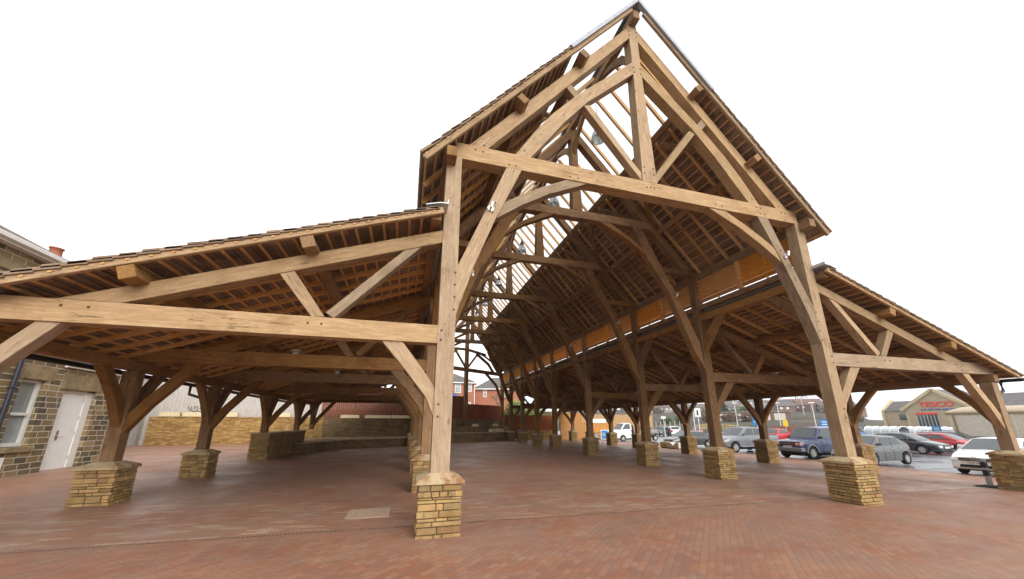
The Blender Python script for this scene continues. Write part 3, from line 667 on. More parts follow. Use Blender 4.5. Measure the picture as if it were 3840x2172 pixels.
# ---------------- boundary walls and terrace
def walled(name,pts,zb,zt,th,mat,par=None,label=None,cat=None):
    m=MB()
    for (x0,y0),(x1,y1) in zip(pts,pts[1:]):
        d=Vector((x1-x0,y1-y0,0)).normalized(); nrm=Vector((-d.y,d.x,0))*th
        a,b=Vector((x0,y0,0)),Vector((x1,y1,0)); q=[a,b,b+nrm,a+nrm]
        m.hexa([(p.x,p.y,zb) for p in q]+[(p.x,p.y,zt) for p in q])
    o=m.build(name,mat,par)
    if label: tag(o,label,cat)
    return o
BW=[(-16.13,22.46),(-10.75,23.83),(-6.6,24.9),(1.6,26.6)]
gw=walled('boundary_wall',BW[:3],-.1,2.06,.4,'garden_wall',None,'honey coloured coursed stone wall with pale coping slabs below the grey hoarding','wall')
def onwall(t0,t1,P0,P1,z0,z1,name,par,mat='coping_stone',off=-.06,th=.5,slant=.1):
    a=Vector((*P0,0)); b=Vector((*P1,0)); d=(b-a).normalized(); nrm=Vector((-d.y,d.x,0)); m=MB()
    p,q=a+d*t0,a+d*t1
    lo=[p+nrm*off,q+nrm*off,q+nrm*(off+th),p+nrm*(off+th)]; hi=[p+d*slant+nrm*(off+.14),q-d*slant+nrm*(off+.14),q-d*slant+nrm*(off+th),p+d*slant+nrm*(off+th)]
    m.hexa([(v.x,v.y,z0) for v in lo]+[(v.x,v.y,z1) for v in hi]); return m.build(name,mat,par,bevel=.008)
for a,b in ((.42,1.45),(1.55,2.55),(2.58,3.55),(3.58,4.5)): onwall(a,b,BW[0],BW[1],2.065,2.36,'coping_slab',gw,slant=.05)
for a,b in ((.9,2.1),): onwall(a,b,BW[1],BW[2],2.065,2.36,'coping_slab',gw,slant=.05)
rw=walled('terrace_wall',BW[2:]+[(9.7,32.9)],-.1,2.0,.4,'shaded_wall',None,'stone wall coloured as in shade with a long pale coping at the back of the hall','wall')
for a,b in ((1.15,2.55),(2.95,5.0),(5.02,7.1)): onwall(a,b,BW[2],BW[3],2.005,2.26,'coping_slab',rw,slant=.04)
L1=[(-5.65,15.7),(-4.1,19.47),(-.29,22.0),(1.2,23.5)]; L2=[(1.2,23.5),(3.15,25.45),(9.0,28.6),(9.9,29.9)]
m=MB(); poly=[(x,y,-.15) for x,y in L1]+[(1.6,26.6,-.15),(-6.6,24.9,-.15),(-8.5,23.9,-.15),(-6.1,17.9,-.15),(-6.1,15.8,-.15)]
m.prism(poly,(0,0,.74)); o=m.build('stone_terrace','shaded_wall'); tag(o,'low stone terrace behind the left posts with a thin flag edge','terrace')
m=MB()
def edging(pts,z,par,name='flag_edge'):
    m=MB()
    for (x0,y0),(x1,y1) in zip(pts,pts[1:]):
        d=Vector((x1-x0,y1-y0,0)).normalized(); n_=Vector((-d.y,d.x,0)); a=Vector((x0,y0,z)); b=Vector((x1,y1,z))
        q=[a-n_*.03,b-n_*.03,b+n_*.42,a+n_*.42]; m.hexa([tuple(v) for v in q]+[tuple(v+Vector((0,0,.05))) for v in q])
    return m.build(name,'cap_stone',par)
edging(L1,.592,o)
m=MB(); poly=[(x,y,-.3) for x,y in L2]+[(9.7,32.9,-.3),(1.6,26.6,-.3)]
m.prism(poly,(0,0,1.06)); o=m.build('stone_terrace','shaded_wall'); tag(o,'stepped stone terrace with pale seat blocks under the far gable','terrace')
edging(L2,.762,o)
m=MB(); m.prism([(2.6,26.9,.76),(3.4,26.75,.76),(9.0,30.2,.76),(9.85,31.2,.76),(9.7,32.9,.76)],(0,0,.56)); m.build('upper_step','shaded_wall',o)
for a,b in ((4.6,5.3),(5.5,6.25)): onwall(a,b,(3.15,25.45),(9.0,28.6),.815,1.08,'seat_block',o,slant=.08)
for a,b in ((2.7,3.2),(5.4,5.9)): onwall(a,b,(3.4,26.8),(9.0,30.2),1.322,1.55,'seat_block',o,slant=.08)
def boards(name,pts,zb,zt,bw,mat,label,cat='fence',th=.03,jit=.02,post=True,gap=.006,zfun=None):
    root=thing(name,label,cat,(pts[0][0],pts[0][1],zb)); m=MB(); k=0; rd=random.Random(len(label)); O=Vector((pts[0][0],pts[0][1],zb))
    for (x0,y0),(x1,y1) in zip(pts,pts[1:]):
        a,b=Vector((x0,y0,0)),Vector((x1,y1,0)); d=(b-a); L=d.length; d.normalize(); nrm=Vector((-d.y,d.x,0)); s=0
        while s<L-.01:
            e=min(s+bw,L); p,q=a+d*s,a+d*(e-gap); off=nrm*((k%2)*.008); z1=zt+rd.uniform(-jit,jit)
            c=[p+off,q+off,q+off+nrm*th,p+off+nrm*th]; m.hexa([(v.x-O.x,v.y-O.y,0) for v in c]+[(v.x-O.x,v.y-O.y,z1-zb) for v in c]); s=e; k+=1
        if post:
            pm=MB(); s=0
            while s<L:
                p=a+d*s+nrm*.1; pm.box(p.x-O.x-.05,p.x-O.x+.05,p.y-O.y-.05,p.y-O.y+.05,0,zt-zb-.1); po=pm.build('fence_post',mat,root); pm=MB(); s+=2.4
            for zr in (.3,zt-zb-.35):
                rm=MB(); p,q=a+nrm*.06,b+nrm*.06; rm.bar((p.x-O.x,p.y-O.y,zr),(q.x-O.x,q.y-O.y,zr),.04,.09); rm.build('rail',mat,root)
    m.build('board_panel',mat,root); return root
hg=boards('grey_hoarding',[(-16.9,17.6),(-16.6,22.95),(-10.9,24.38),(-6.9,25.42)],.2,4.6,.19,'hoarding_grey','tall grey boarded hoarding with scrawled lettering behind the honey stone wall','hoarding',post=False)
a=Vector((-16.6,22.95,0)); b=Vector((-10.9,24.38,0)); d=(b-a).normalized(); nrm=Vector((d.y,-d.x,0))
Mw=Matrix(((d.x,0,nrm.x,0),(d.y,0,nrm.y,0),(0,1,0,0),(0,0,0,1)))
o=lettering('graffiti','uni',.46,'ink',Matrix.Identity(4),hg,.004,-.004,1.1,.66)
p=a+d*2.32+nrm*.03; o.matrix_basis=Matrix.Translation((p.x+16.9,p.y-17.6,2.69-.2)) @ Mw
m=MB(); wv=[]
for i in range(13):
    s=2.10+i*.055; q=a+d*s+nrm*.03; wv.append((q.x+16.9,q.y-17.6,2.24+.05*math.sin(i*1.1)+(.04 if i in (0,12) else 0)))
m.tube(wv,.022,5); m.build('graffiti_underline','ink',hg)
boards('timber_fence',[(-6.9,25.44),(1.4,27.2),(5.3,29.9)],2.0,4.15,.16,'fence_red','tall dark red boarded fence above the pale coping at the back left')
boards('timber_fence',[(5.3,29.9),(9.8,33.5)],1.9,3.45,.16,'fence_red','lower red boarded fence behind the stepped terrace under the gable')
boards('timber_fence',[(9.9,32.6),(16.2,33.4)],.0,2.45,.15,'fence_red','bright red brown boarded fence above the low yellow wall')
walled('low_stone_wall',[(11.0,30.4),(11.9,30.65),(14.68,31.56),(15.6,31.9)],-.2,.84,.3,'garden_wall',None,'low yellow stone wall at the foot of the red brown fence','wall')
boards('board_screen',[(15.9,31.55),(18.75,31.25)],-.15,1.72,.17,'fence_orange','orange boarded screen of two tiers standing between the far posts','screen')
boards('board_screen',[(16.0,31.95),(18.6,31.75)],.9,2.72,.17,'fence_orange','upper pale boarded tier rising behind the orange screen','screen')
fc=boards('timber_fence',[(18.75,31.9),(23.4,32.2)],-.2,1.5,.17,'fence_orange','orange brown fence carrying a white banner beside the white flatbed van')
m=MB(); m.box(.35,2.9,-.10,-.07,1.83,2.24); o=m.build('banner','sign_white',fc)
boards('timber_fence',[(20.5,38.5),(36,42.5)],-.2,2.75,.2,'softwood','pale new boarded fence standing beyond the white flatbed van')
# ---------------- houses behind, on rising ground
tag(obox('back_bank','grass_bank',None,-60,17,37,95,-1,3.0),kind='structure')
def hip_house(name,label,loc,rz,w,d_,zb,ze_,zr,wall,roof,wins,inset):
    h=thing(name,label,'house',loc,rz); m=MB(); m.box(0,w,0,d_,zb,ze_); m.build('wall',wall,h)
    e=.35; A=[(-e,-e,ze_-.02),(w+e,-e,ze_-.02),(w+e,d_+e,ze_-.02),(-e,d_+e,ze_-.02)]; r0,r1=(inset,d_/2,zr),(w-inset,d_/2,zr)
    m=MB(); m.add(A+[r0,r1],[(0,1,5,4),(1,2,5),(2,3,4,5),(3,0,4),(3,2,1,0)]); m.build('roof',roof,h)
    m=MB(); m.box(-e,w+e,-e-.06,-e+.02,ze_-.14,ze_); m.box(w+e-.02,w+e+.06,-e,d_+e,ze_-.14,ze_); m.build('gutter','frame_white',h)
    for x0,x1,z0,z1 in wins:
        wn=obox('window','glass_pale',h,x0+.07,x1-.07,-.025,.05,z0+.07,z1-.07); m=MB()
        for q in ((x0,x0+.075,z0,z1),(x1-.075,x1,z0,z1),(x0+.075,x1-.075,z1-.075,z1),(x0+.075,x1-.075,z0,z0+.075),(x0+.075,x1-.075,lerp(z0,z1,.6),lerp(z0,z1,.6)+.06)): m.box(q[0],q[1],-.05,.06,q[2],q[3])
        m.build('frame','frame_white',wn)
    return h
h1=hip_house('brick_house','red brick house with grey hipped roof and two white windows seen through the far gable',(1.0,50,0),0,8.65,7,2.8,7.72,9.55,'red_brick','roof_tile_grey',[(5.45,6.4,6.1,7.62),(7.15,8.05,6.3,7.5),(5.6,6.4,3.4,4.6),(7.2,8.0,3.4,4.7)],3.0)
m=MB(); m.tube([(8.5,-.12,2.9),(8.5,-.12,7.6)],.06,6); m.build('downpipe','frame_white',h1)
hip_house('brick_house','red brick house with one narrow window seen right of the far centre post',(9.75,51,0),R(-11),8,7,2.6,6.9,9.1,'red_brick','roof_tile_grey',[(1.35,1.9,5.6,6.75),(4.4,5.3,5.6,6.75)],3.0)
obox('x','frame_white',None,0,.01,0,.01,-3,-2.99) if 0 else None
# ---------------- trees and bushes
def bare_tree(name,label,loc,h,seed,group=None,spread=1.0,depth=5,thick=.02,mat='twig_brown'):
    rd=random.Random(seed); root=thing(name,label,'tree',loc,0,group); T=MB(); Cn=MB()
    def grow(p,d,ln,r,lv):
        q=p+d*ln; mid=p+d*ln*.5+Vector((rd.uniform(-1,1),rd.uniform(-1,1),0))*ln*.06
        (T if lv>=depth-1 else Cn).tube([p,mid,q],[r,r*.85,r*.68],6 if lv>=depth-1 else 4,cap=False)
        if lv==0: return
        for i in range(3 if lv<depth else 4):
            az=rd.uniform(0,6.28); tilt=rd.uniform(.35,.85)*spread; s=d.orthogonal().normalized(); s2=d.cross(s)
            nd=(d*math.cos(tilt)+(s*math.cos(az)+s2*math.sin(az))*math.sin(tilt)); nd.z+=.12; nd.normalize()
            grow(q if i else q,nd,ln*rd.uniform(.58,.8),r*.6,lv-1)
    grow(Vector((0,0,-.1)),Vector((0,0,1)),h*.28,h*thick,depth); T.build('trunk','bark',root); Cn.build('crown',mat,root); return root
def leafy(name,label,cat,loc,blobs,size,n,mat,group=None,seed=1,trunk=None):
    rd=random.Random(seed); root=thing(name,label,cat,loc,0,group); m=MB()
    for _ in range(n):
        cx,cy,cz,rx,ry,rz_=rd.choice(blobs); v=Vector((rd.gauss(0,1),rd.gauss(0,1),rd.gauss(0,1))).normalized()*rd.uniform(.55,1.05)
        p=Vector((cx+v.x*rx,cy+v.y*ry,cz+v.z*rz_)); 
        a=Vector((rd.gauss(0,1),rd.gauss(0,1),rd.gauss(0,.7))).normalized(); b=a.orthogonal().normalized(); s=size*rd.uniform(.6,1.4)
        m.quad(p-a*s,p+b*s*.5,p+a*s,p-b*s*.5)
    m.build('foliage',mat,root,recalc=False)
    if trunk: t_=MB(); t_.tube([(0,0,-.2),(0,0,trunk)],[.12,.07],6); t_.build('trunk','bark',root)
    return root
bare_tree('bare_tree','leafless young tree with spreading twigs in front of the red brick houses',(11.9,44.5,2.9),4.4,4,depth=4,spread=1.1)
leafy('shrub','yellow green shrub with arching fronds behind the far right posts','shrub',(11.6,35.0,.2),[(0,0,3.0,1.1,.9,1.0),(1.2,.4,2.3,1.1,.9,.9),(2.6,.3,2.6,1.0,.8,.8)],.2,1500,'leaf_bright',seed=3,trunk=2.5)
m=MB(); m.lathe([(.25,0),(.29,.9),(.31,.92),(.31,1.0),(.0,1.03)],(0,0,0),n=4) if 0 else m.box(-.27,.27,-.3,.3,.05,.92)
def wheelie(loc,label,rz=0):
    r_=thing('wheelie_bin',label,'bin',loc,rz); m=MB(); m.hexa([(-.21,-.24,.06),(.21,-.24,.06),(.21,.22,.06),(-.21,.22,.06),(-.26,-.31,.90),(.26,-.31,.90),(.26,.30,.90),(-.26,.30,.90)]); m.build('body','bin_blue',r_,bevel=.03)
    m=MB(); m.hexa([(-.28,-.33,.905),(.28,-.33,.905),(.28,.34,.905),(-.28,.34,.905),(-.24,-.29,.965),(.24,-.29,.965),(.24,.30,.985),(-.24,.30,.985)]); m.build('lid','bin_blue',r_,bevel=.015)
    m=MB(); m.tube([(-.2,.36,.88),(.2,.36,.88)],.016,6); m.build('handle','plastic_black',r_)
    for x in (-.25,.25):
        m=MB(); m.lathe([(0,x-.025),(.1,x-.025),(.1,x+.025),(0,x+.025)],(0,.22,.1),'x',14); m.build('wheel','rubber',r_)
    return r_
wheelie((10.05,27.75,gz(10,27.7)),'dark blue wheelie bin standing beside a stone pier at the far end',.1)
wheelie((3.9,31.5,4.05-.99+.2),'blue bin lid showing over the tall red fence below the brick house',.0) if 0 else None
o=thing('water_tank','blue water tank standing behind the tall red fence','tank',(6.0,47.2,3.0)); m=MB(); m.lathe([(0,0),(.42,0),(.46,.8),(.44,1.5),(.46,2.62),(.40,2.72),(0,2.75)],n=18); m.build('body','sign_navy',o,smooth=True); m=MB(); m.lathe([(.2,2.74),(.2,2.8),(0,2.82)],n=14); m.build('cap','plastic_black',o)
# ---------------- far hillside, built where it stands
def pol(az,r,z=0): a=R(az); return (-.6+math.sin(a)*r,-6.35+math.cos(a)*r,z)
HP_=[(82,-.75),(100,.6),(118,1.9),(135,2.6),(200,4.6),(300,10.2),(380,13.6),(460,14.6),(620,10)]
def hz(r,az):
    for (r0,z0),(r1,z1) in zip(HP_,HP_[1:]):
        if r<=r1: z=lerp(z0,z1,clamp((r-r0)/(r1-r0),0,1)); break
    else: z=HP_[-1][1]
    k=clamp((az-57.5)/2.5,0,1); z=z*(1-k)+k*(-1.6 if r<170 else lerp(-1.6,3,clamp((r-170)/200,0,1)))
    return z+ (z-1)*.08*math.sin(az*.35+r*.01)+(.6*math.sin(az*1.3) if r>250 else 0)
m=MB(); azs=[-14+i*2 for i in range(56)]; rs=[82,90,100,109,118,127,135,165,200,240,270,300,340,380,420,460,540,620]; n=len(rs)
m.v=[pol(a,r,hz(r,a)) for a in azs for r in rs]
for i in range(len(azs)-1):
    for j in range(n-1): m.f.append((i*n+j,i*n+j+1,(i+1)*n+j+1,(i+1)*n+j)); m.mi.append(0); m.tint.append((1,1,1))
tag(m.build('hill','hill_land',recalc=False,smooth=True),kind='structure')
rd=random.Random(77)
plain('far_render',(.30,.275,.245),.9); plain('far_brick',(.19,.115,.088),.9); plain('far_roof',(.13,.115,.11),.9); plain('far_roof_red',(.17,.10,.08),.9)
words=['pale rendered','red brick','brown brick','cream rendered']; kinds=[]
for i in range(58):
    az=rd.uniform(33,58.5); r=rd.choice((235,255,275,300,325,350,372))+rd.uniform(-8,8)
    w,dd,hh=rd.uniform(6,14),6,rd.uniform(3.0,4.2); z=hz(r,az)
    k=rd.randrange(4); lbl='small far %s house among the others on the hillside'%words[k]
    h=thing('hillside_house',lbl,'house',pol(az,r,z-.4),-R(az)+rd.uniform(-.5,.5),'houses spread over the far hillside')
    m=MB(); m.box(-w/2,w/2,-dd/2,dd/2,0,hh); m.build('wall',('far_render','far_brick','far_brick','far_render')[k],h)
    m=MB(); e=.3; m.add([(-w/2-e,-dd/2-e,hh),(w/2+e,-dd/2-e,hh),(w/2+e,dd/2+e,hh),(-w/2-e,dd/2+e,hh),(-w/2-e,0,hh+2),(w/2+e,0,hh+2)],[(0,1,5,4),(2,3,4,5),(1,2,5),(3,0,4),(3,2,1,0)]); m.build('roof',rd.choice(('far_roof','far_roof','far_roof_red')),h)
    for q in range(int(w//2.6)):
        x=-w/2+1+q*2.5; wm=MB(); wm.box(x,x+1,-dd/2-.05,-dd/2+.05,hh-1.5,hh-.5); wm.build('window','frame_white',h)
for i,(az,r,hgt) in enumerate(((51.0,330,11),(52.0,345,12),(54.3,320,12),(55.0,335,13),(55.7,330,10),(47.3,330,9),(48.4,340,9),(44.4,300,8),(58.6,320,8),(38,300,8),(41,310,9))):
    bare_tree('far_tree','leafless tree on the far skyline above the hillside houses',pol(az,r,hz(r,az)-.5),hgt,20+i,'bare trees on the skyline',depth=5,thick=.012)
for i in range(40):
    az=rd.uniform(33,59); r=rd.uniform(180,370); s=rd.uniform(2.2,4.2)
    leafy('far_bush','dull brown winter bush among the hillside houses','bush',pol(az,r,hz(r,az)),[(0,0,s*.5,s,s*.8,s*.6),(s*.6,0,s*.4,s*.8,s*.7,s*.5)],s*.22,240,rd.choice(('twig_brown','twig_brown','bark','leaf_green')),'bushes on the hillside',50+i)
leafy('conifer','dark green conifer rising on the hillside left of the silver pickup','tree',pol(45.9,150,hz(150,45.9)),[(0,0,3.0,1.5,1.5,2.6),(.5,0,1.6,2,2,1.6)],.5,900,'leaf_dark',seed=91,trunk=3)
leafy('russet_hedge','russet brown hedge on the grass bank beyond the car park','hedge',pol(46.6,118,hz(118,46.6)),[(-4,3,1.0,2.6,1.6,1.4),(0,0,1.0,2.8,1.6,1.6),(3,-3,.9,2.4,1.6,1.3)],.4,1500,'leaf_russet',seed=92)
leafy('round_bush','clipped dark green bush on the grass bank beyond the small hatchback','bush',pol(40.6,112,hz(112,40.6)),[(0,0,1.0,1.9,1.4,1.0)],.3,600,'leaf_green',seed=93)
leafy('round_bush','clipped green bush on the bank nearer the white flatbed van','bush',pol(38.6,110,hz(110,38.6)),[(0,0,.9,1.6,1.3,.9)],.3,500,'leaf_green',seed=94)
# garages on the bank
g=thing('garage_row','long low row of garages with pale doors on the bank beyond the pickup','garages',pol(48.9,124,hz(124,48.9)-.2),-R(48.9)); m=MB(); m.box(-9,9,0,4,0,2.5); m.build('wall','far_brick',g); m=MB(); m.box(-9.3,9.3,-.3,4.3,2.5,2.68); m.build('roof','far_render',g)
for i in range(5):
    m=MB(); x=-8.2+i*3.4; m.box(x,x+2.5,-.06,.02,.1,2.1); m.build('door','render_pale',g)
# timber rail fences and red wall at the back of the car park
for i,(az,r) in enumerate(((46.0,92),(46.75,91),(42.9,92),(43.6,93))):
    o=thing('timber_rail','yellow timber barrier on the grass bank beyond the parked cars','barrier',pol(az,r,hz(r,az)-.1),-R(az),'timber barriers on the grass bank'); m=MB()
    for x in (-.7,.0,.7): m.box(x-.06,x+.06,-.06,.06,0,1.25)
    m.build('post','timber_rail',o); m=MB(); m.box(-.9,.9,-.10,-.065,1.0,1.14); m.box(-.9,.9,-.10,-.065,.5,.62); m.build('rail','timber_rail',o)
m=MB(); a=pol(51.0,86,-.9); b=pol(57.5,80,-.9); m.bar((a[0],a[1],.0),(b[0],b[1],.0),.3,1.9); tag(m.build('brick_wall','red_brick'),'low red brick wall along the back of the car park','wall')
m=MB(); a=pol(53.2,128,2.0); b=pol(59,128,2.0); m.bar((a[0],a[1],2.0),(b[0],b[1],2.0),.3,1.3); tag(m.build('brick_wall','far_brick'),'long brown wall on the bank left of the supermarket','wall')
# ---------------- supermarket
SX=140.0
def fx(y): return -6.35+(y+6.35)*(SX+.6)/70.6       # measured at 70, placed twice as far
def fzz(z): return 1.65+(z-1.65)*(SX+.6)/70.6
sm=thing('supermarket','stone supermarket with a big gable, grey slate roofs and red lettering','supermarket',(SX,0,0))
gy=[fx(23.16),fx(29.75)]; ga=(fx(26.3),fzz(6.03)); ge=fzz(3.62); zb=-2
m=MB(); m.prism([(0,gy[0],zb),(0,gy[1],zb),(0,gy[1],ge),(0,ga[0],ga[1]),(0,gy[0],ge)],(14,0,0)); gb=m.build('gable_wall','store_stone',sm)
m=MB(); 
for s_,y in ((1,gy[1]),(-1,gy[0])):
    u=Vector((0,y-ga[0],ge-ga[1])).normalized(); m.bar((-.2,ga[0],ga[1]+.05),(-.2,y+s_*.9,ge-.72*abs(.9)),.75,.42,(0,-u.z,u.y) if 0 else (1,0,0))
m.build('verge_coping','coping_stone',sm)
for s_,y in ((1,gy[1]),(-1,gy[0])):
    m=MB(); m.add([(0,ga[0],ga[1]+.1),(14,ga[0],ga[1]+.1),(14,y+s_*.3,ge-.15),(0,y+s_*.3,ge-.15),(0,ga[0],ga[1]-.05),(14,ga[0],ga[1]-.05),(14,y+s_*.3,ge-.3),(0,y+s_*.3,ge-.3)],MB.HEX); m.build('roof','roof_tile_grey',sm)
wy0,wy1=gy[1],fx(32.6); we=fzz(3.27); wr=fzz(4.76)
m=MB(); m.box(1.5,12,wy0,wy1,zb,we); m.build('wall','store_stone',sm)
m=MB(); m.add([(1.1,wy0-6,we),(1.1,wy1,we),(6.5,wy1,wr),(6.5,wy0-6,wr),(12,wy1,we),(12,wy0-6,we)],[(0,1,2,3),(3,2,4,5),(1,4,2),(0,3,5)]); m.build('roof','roof_tile_grey',sm)
m=MB(); m.prism([(1.0,wy1,zb),(1.0,wy1+.6,zb),(1.0,wy1+.6,we+.2),(1.0,wy1,we+.2)],(11,0,0)); 
m.prism([(1.0,wy1-.02,we+.2),(6.5,wy1-.02,wr+.5),(12,wy1-.02,we+.2)],(0,.64,0)); m.build('end_wall','coping_stone',sm)
m=MB(); y0,y1=fx(12.0),gy[0]; m.box(1.5,16,y0,y1,zb,fzz(3.42)); m.build('wall','store_stone',sm)
m=MB(); zz=fzz(3.42); m.add([(1.0,y0,zz),(1.0,y1+5,zz),(10,y1+5,fzz(5.3)),(10,y0,fzz(5.3))],[(0,1,2,3)]); m.v+= [(19,y0,zz),(19,y1+5,zz)]; m.f+= [(3,2,5,4),(0,3,4)]; m.mi+=[0,0]; m.tint+=[(1,1,1)]*2; m.build('roof','roof_tile_grey',sm)
m=MB(); m.box(.85,1.15,y0,y1,zz-.35,zz-.02); m.build('fascia','coping_stone',sm)
m=MB(); m.box(-.3,.02,fx(26.4),fx(28.68),fzz(2.66),fzz(2.88)); m.build('door_canopy','sign_red',sm)
dr=MB(); dr.box(-.12,.05,fx(26.4),fx(28.6),zb,fzz(2.64)); e=dr.build('entrance_glazing','glass',sm)
m=MB()
for i in range(7): y=lerp(fx(26.4),fx(28.6),i/6); m.box(-.16,-.11,y-.06,y+.06,zb,fzz(2.62))
m.build('mullions','metal_galv',e)
wn=MB(); wn.box(1.42,1.52,fx(29.75)+.3,fx(31.0),fzz(1.9),fzz(2.76)); w_=wn.build('window','glass',sm); m=MB(); m.box(1.36,1.5,fx(29.75)+.2,fx(31.0)+.1,fzz(1.86),fzz(1.9)); m.build('frame','coping_stone',w_)
m=MB()
for i in range(8):
    for y,s_ in ((gy[1],1),(wy1+.6,1)):
        q=.35 if i%2 else .65; z=zb+.2+i*.75; xq=-.05 if y==gy[1] else .95
        m.box(xq,xq+.3,y-q,y+.03,z,z+.6)
m.build('quoins','coping_stone',sm)
Mt=Matrix(((0,0,-1,-.12),(-1,0,0,(fx(28.1)+fx(24.5))/2),(0,1,0,(fzz(4.33)+fzz(3.645))/2),(0,0,0,1)))
lt=lettering('sign_lettering','TESCO',1.9,'sign_red',Mt,sm,.08,.025,1.0,width=abs(fx(28.1)-fx(24.5)))
m=MB()
for i in range(5):
    y=lerp(fx(28.05),fx(25.0),i/4.2); m.prism([(-.16,y,fzz(3.25)),(-.16,y-1.05,fzz(3.25)),(-.16,y-1.35,fzz(3.41)),(-.16,y-.35,fzz(3.41))],(.15,0,0))
m.build('sign_dashes','sign_navy',sm)
# ---------------- haze-free air is thin here: street furniture
def lamp_post(az,r,h,label):
    x,y,_=pol(az,r); z=min(hz(r,az) if r>82 else 9,9) if r>82 else gz(x,y); o=thing('street_lamp',label,'street lamp',(x,y,z-.1),-R(az),'lamp columns round the car park')
    m=MB(); m.tube([(0,0,0),(0,0,h)],[.10,.07],8); m.build('column','metal_galv',o); m=MB(); m.hexa([(-.55,-.22,h),(.55,-.22,h),(.55,.22,h),(-.55,.22,h),(-.4,-.15,h+.2),(.4,-.15,h+.2),(.4,.15,h+.2),(-.4,.15,h+.2)]); m.build('lantern','frame_white',o,bevel=.03)
lamp_post(47.3,102,5.3,'tall grey lamp column behind the silver pickup'); lamp_post(51.9,99,5.2,'grey lamp column with flat white head left of the blue off-roader'); lamp_post(55.3,96,5.2,'grey lamp column with flat white head right of the blue off-roader'); lamp_post(54.4,180,8,'farther thin lamp column under the skyline trees')
x,y,z=pol(53.9,330,hz(330,53.9)); o=thing('telegraph_pole','tall dark pole with cross arm on the skyline','pole',(x,y,z-.5),-R(54)); m=MB(); m.tube([(0,0,0),(0,0,15)],.28,6); m.build('post','bark',o); m=MB(); m.box(-2.4,2.4,-.15,.15,11.5,12.0); m.build('cross_arm','bark',o)
def sign_post(az,r,ztop,w,h,mat,label,mark=None,zc=None):
    x,y,_=pol(az,r); z=hz(r,az) if r>82 else gz(x,y); o=thing('sign_post',label,'sign',(x,y,z-.1),-R(az)); m=MB(); m.tube([(0,0,0),(0,0,ztop-z+.1)],.06,6); m.build('post','metal_galv',o)
    m=MB(); m.box(-w/2,w/2,-.12,-.07,ztop-h-z+.1,ztop-z+.1); s=m.build('panel',mat,o,bevel=.01)
    if mark=='line':
        for i in range(3): m=MB(); m.box(-w*.3,w*.3,-.125,-.119,ztop-z+.1-h*(.25+.22*i),ztop-z+.1-h*(.17+.22*i)); m.build('marking','sign_white',s)
    if mark=='bar': m=MB(); m.box(-w*.12,w*.12,-.125,-.119,ztop-z+.1-h*.8,ztop-z+.1-h*.25); m.build('marking','plastic_black',s)
    return o
sign_post(49.45,70,2.75,1.05,1.6,'sign_blue','blue parking sign on a post above the silver pickup','line'); sign_post(56.1,66,2.0,.95,1.5,'sign_blue','blue parking sign on a post above the dark blue off-roader','line')
sign_post(52.4,84,2.0,.75,1.1,'sign_yellow','small yellow notice on a post beyond the parked cars'); sign_post(42.75,45,3.15,.62,.95,'sign_white','white sign with a black mark on a pole behind the small hatchback','bar')
sign_post(42.2,46,4.75,.85,.7,'sign_navy','blue flag shaped sign high on a pole behind the small hatchback'); sign_post(38.3,48,2.35,.55,.3,'sign_white','small white notice on a post over the flatbed van cab')
sign_post(64.75,50,1.28,.55,.75,'sign_blue','blue sign with white panels beside the tipper trailer','line')
for az in (36.2,37.0,37.9,38.8,39.6):
    pass
for i in range(9):
    az=36.0+i*.62; x,y,z=pol(az,84,hz(84,az)); o=thing('fence_stake','thin pale stake of the wire fence on the grass bank','fence stake',(x,y,z-.1),0,'stakes of the wire fence on the bank'); m=MB(); m.tube([(0,0,0),(0,0,2.7)],.05,5); m.build('stake','render_pale',o)
# trolley shelters
def shelter(x,y0,y1,label):
    z=gz(x,(y0+y1)/2); o=thing('trolley_shelter',label,'shelter',(x,(y0+y1)/2,z),0,'barrel roofed trolley shelters'); L=abs(y1-y0)/2; m=MB(); prof=[(1.0*math.cos(a),1.05+.62*math.sin(a)) for a in [math.pi*i/12 for i in range(13)]]
    for s in range(4):
        ya,yb=lerp(-L,L,s/4)+.03,lerp(-L,L,(s+1)/4)-.03
        for (a,b),(c,d) in zip(prof,prof[1:]): m.quad((a,ya,b),(c,ya,d),(c,yb,d),(a,yb,b))
    m.build('canopy','shelter_white',o,smooth=True,recalc=False); m=MB()
    for s in range(5):
        y=lerp(-L,L,s/4); pts=[(a*1.02,y,b+.01) for a,b in prof]; m.tube([(pts[0][0],y,0)]+pts+[(pts[-1][0],y,0)],.045,6)
    m.build('frame','frame_white',o)
    for x_ in (-.98,.98): m=MB(); m.box(x_-.01,x_+.01,-L,L,.25,1.03); m.build('side_panel','shelter_white',o)
shelter(56,23.2,26.6,'white barrel roofed trolley shelter at the left behind the grey hatchback'); shelter(56,18.9,22.6,'middle white trolley shelter of the row, partly hidden behind the grey hatchback') if 0 else None
shelter(55,17.2,21.2,'white barrel roofed trolley shelter at the right beside the tipper trailer')
shelter(60,22.5,25.2,'grey white trolley shelter standing farther back between the other two')
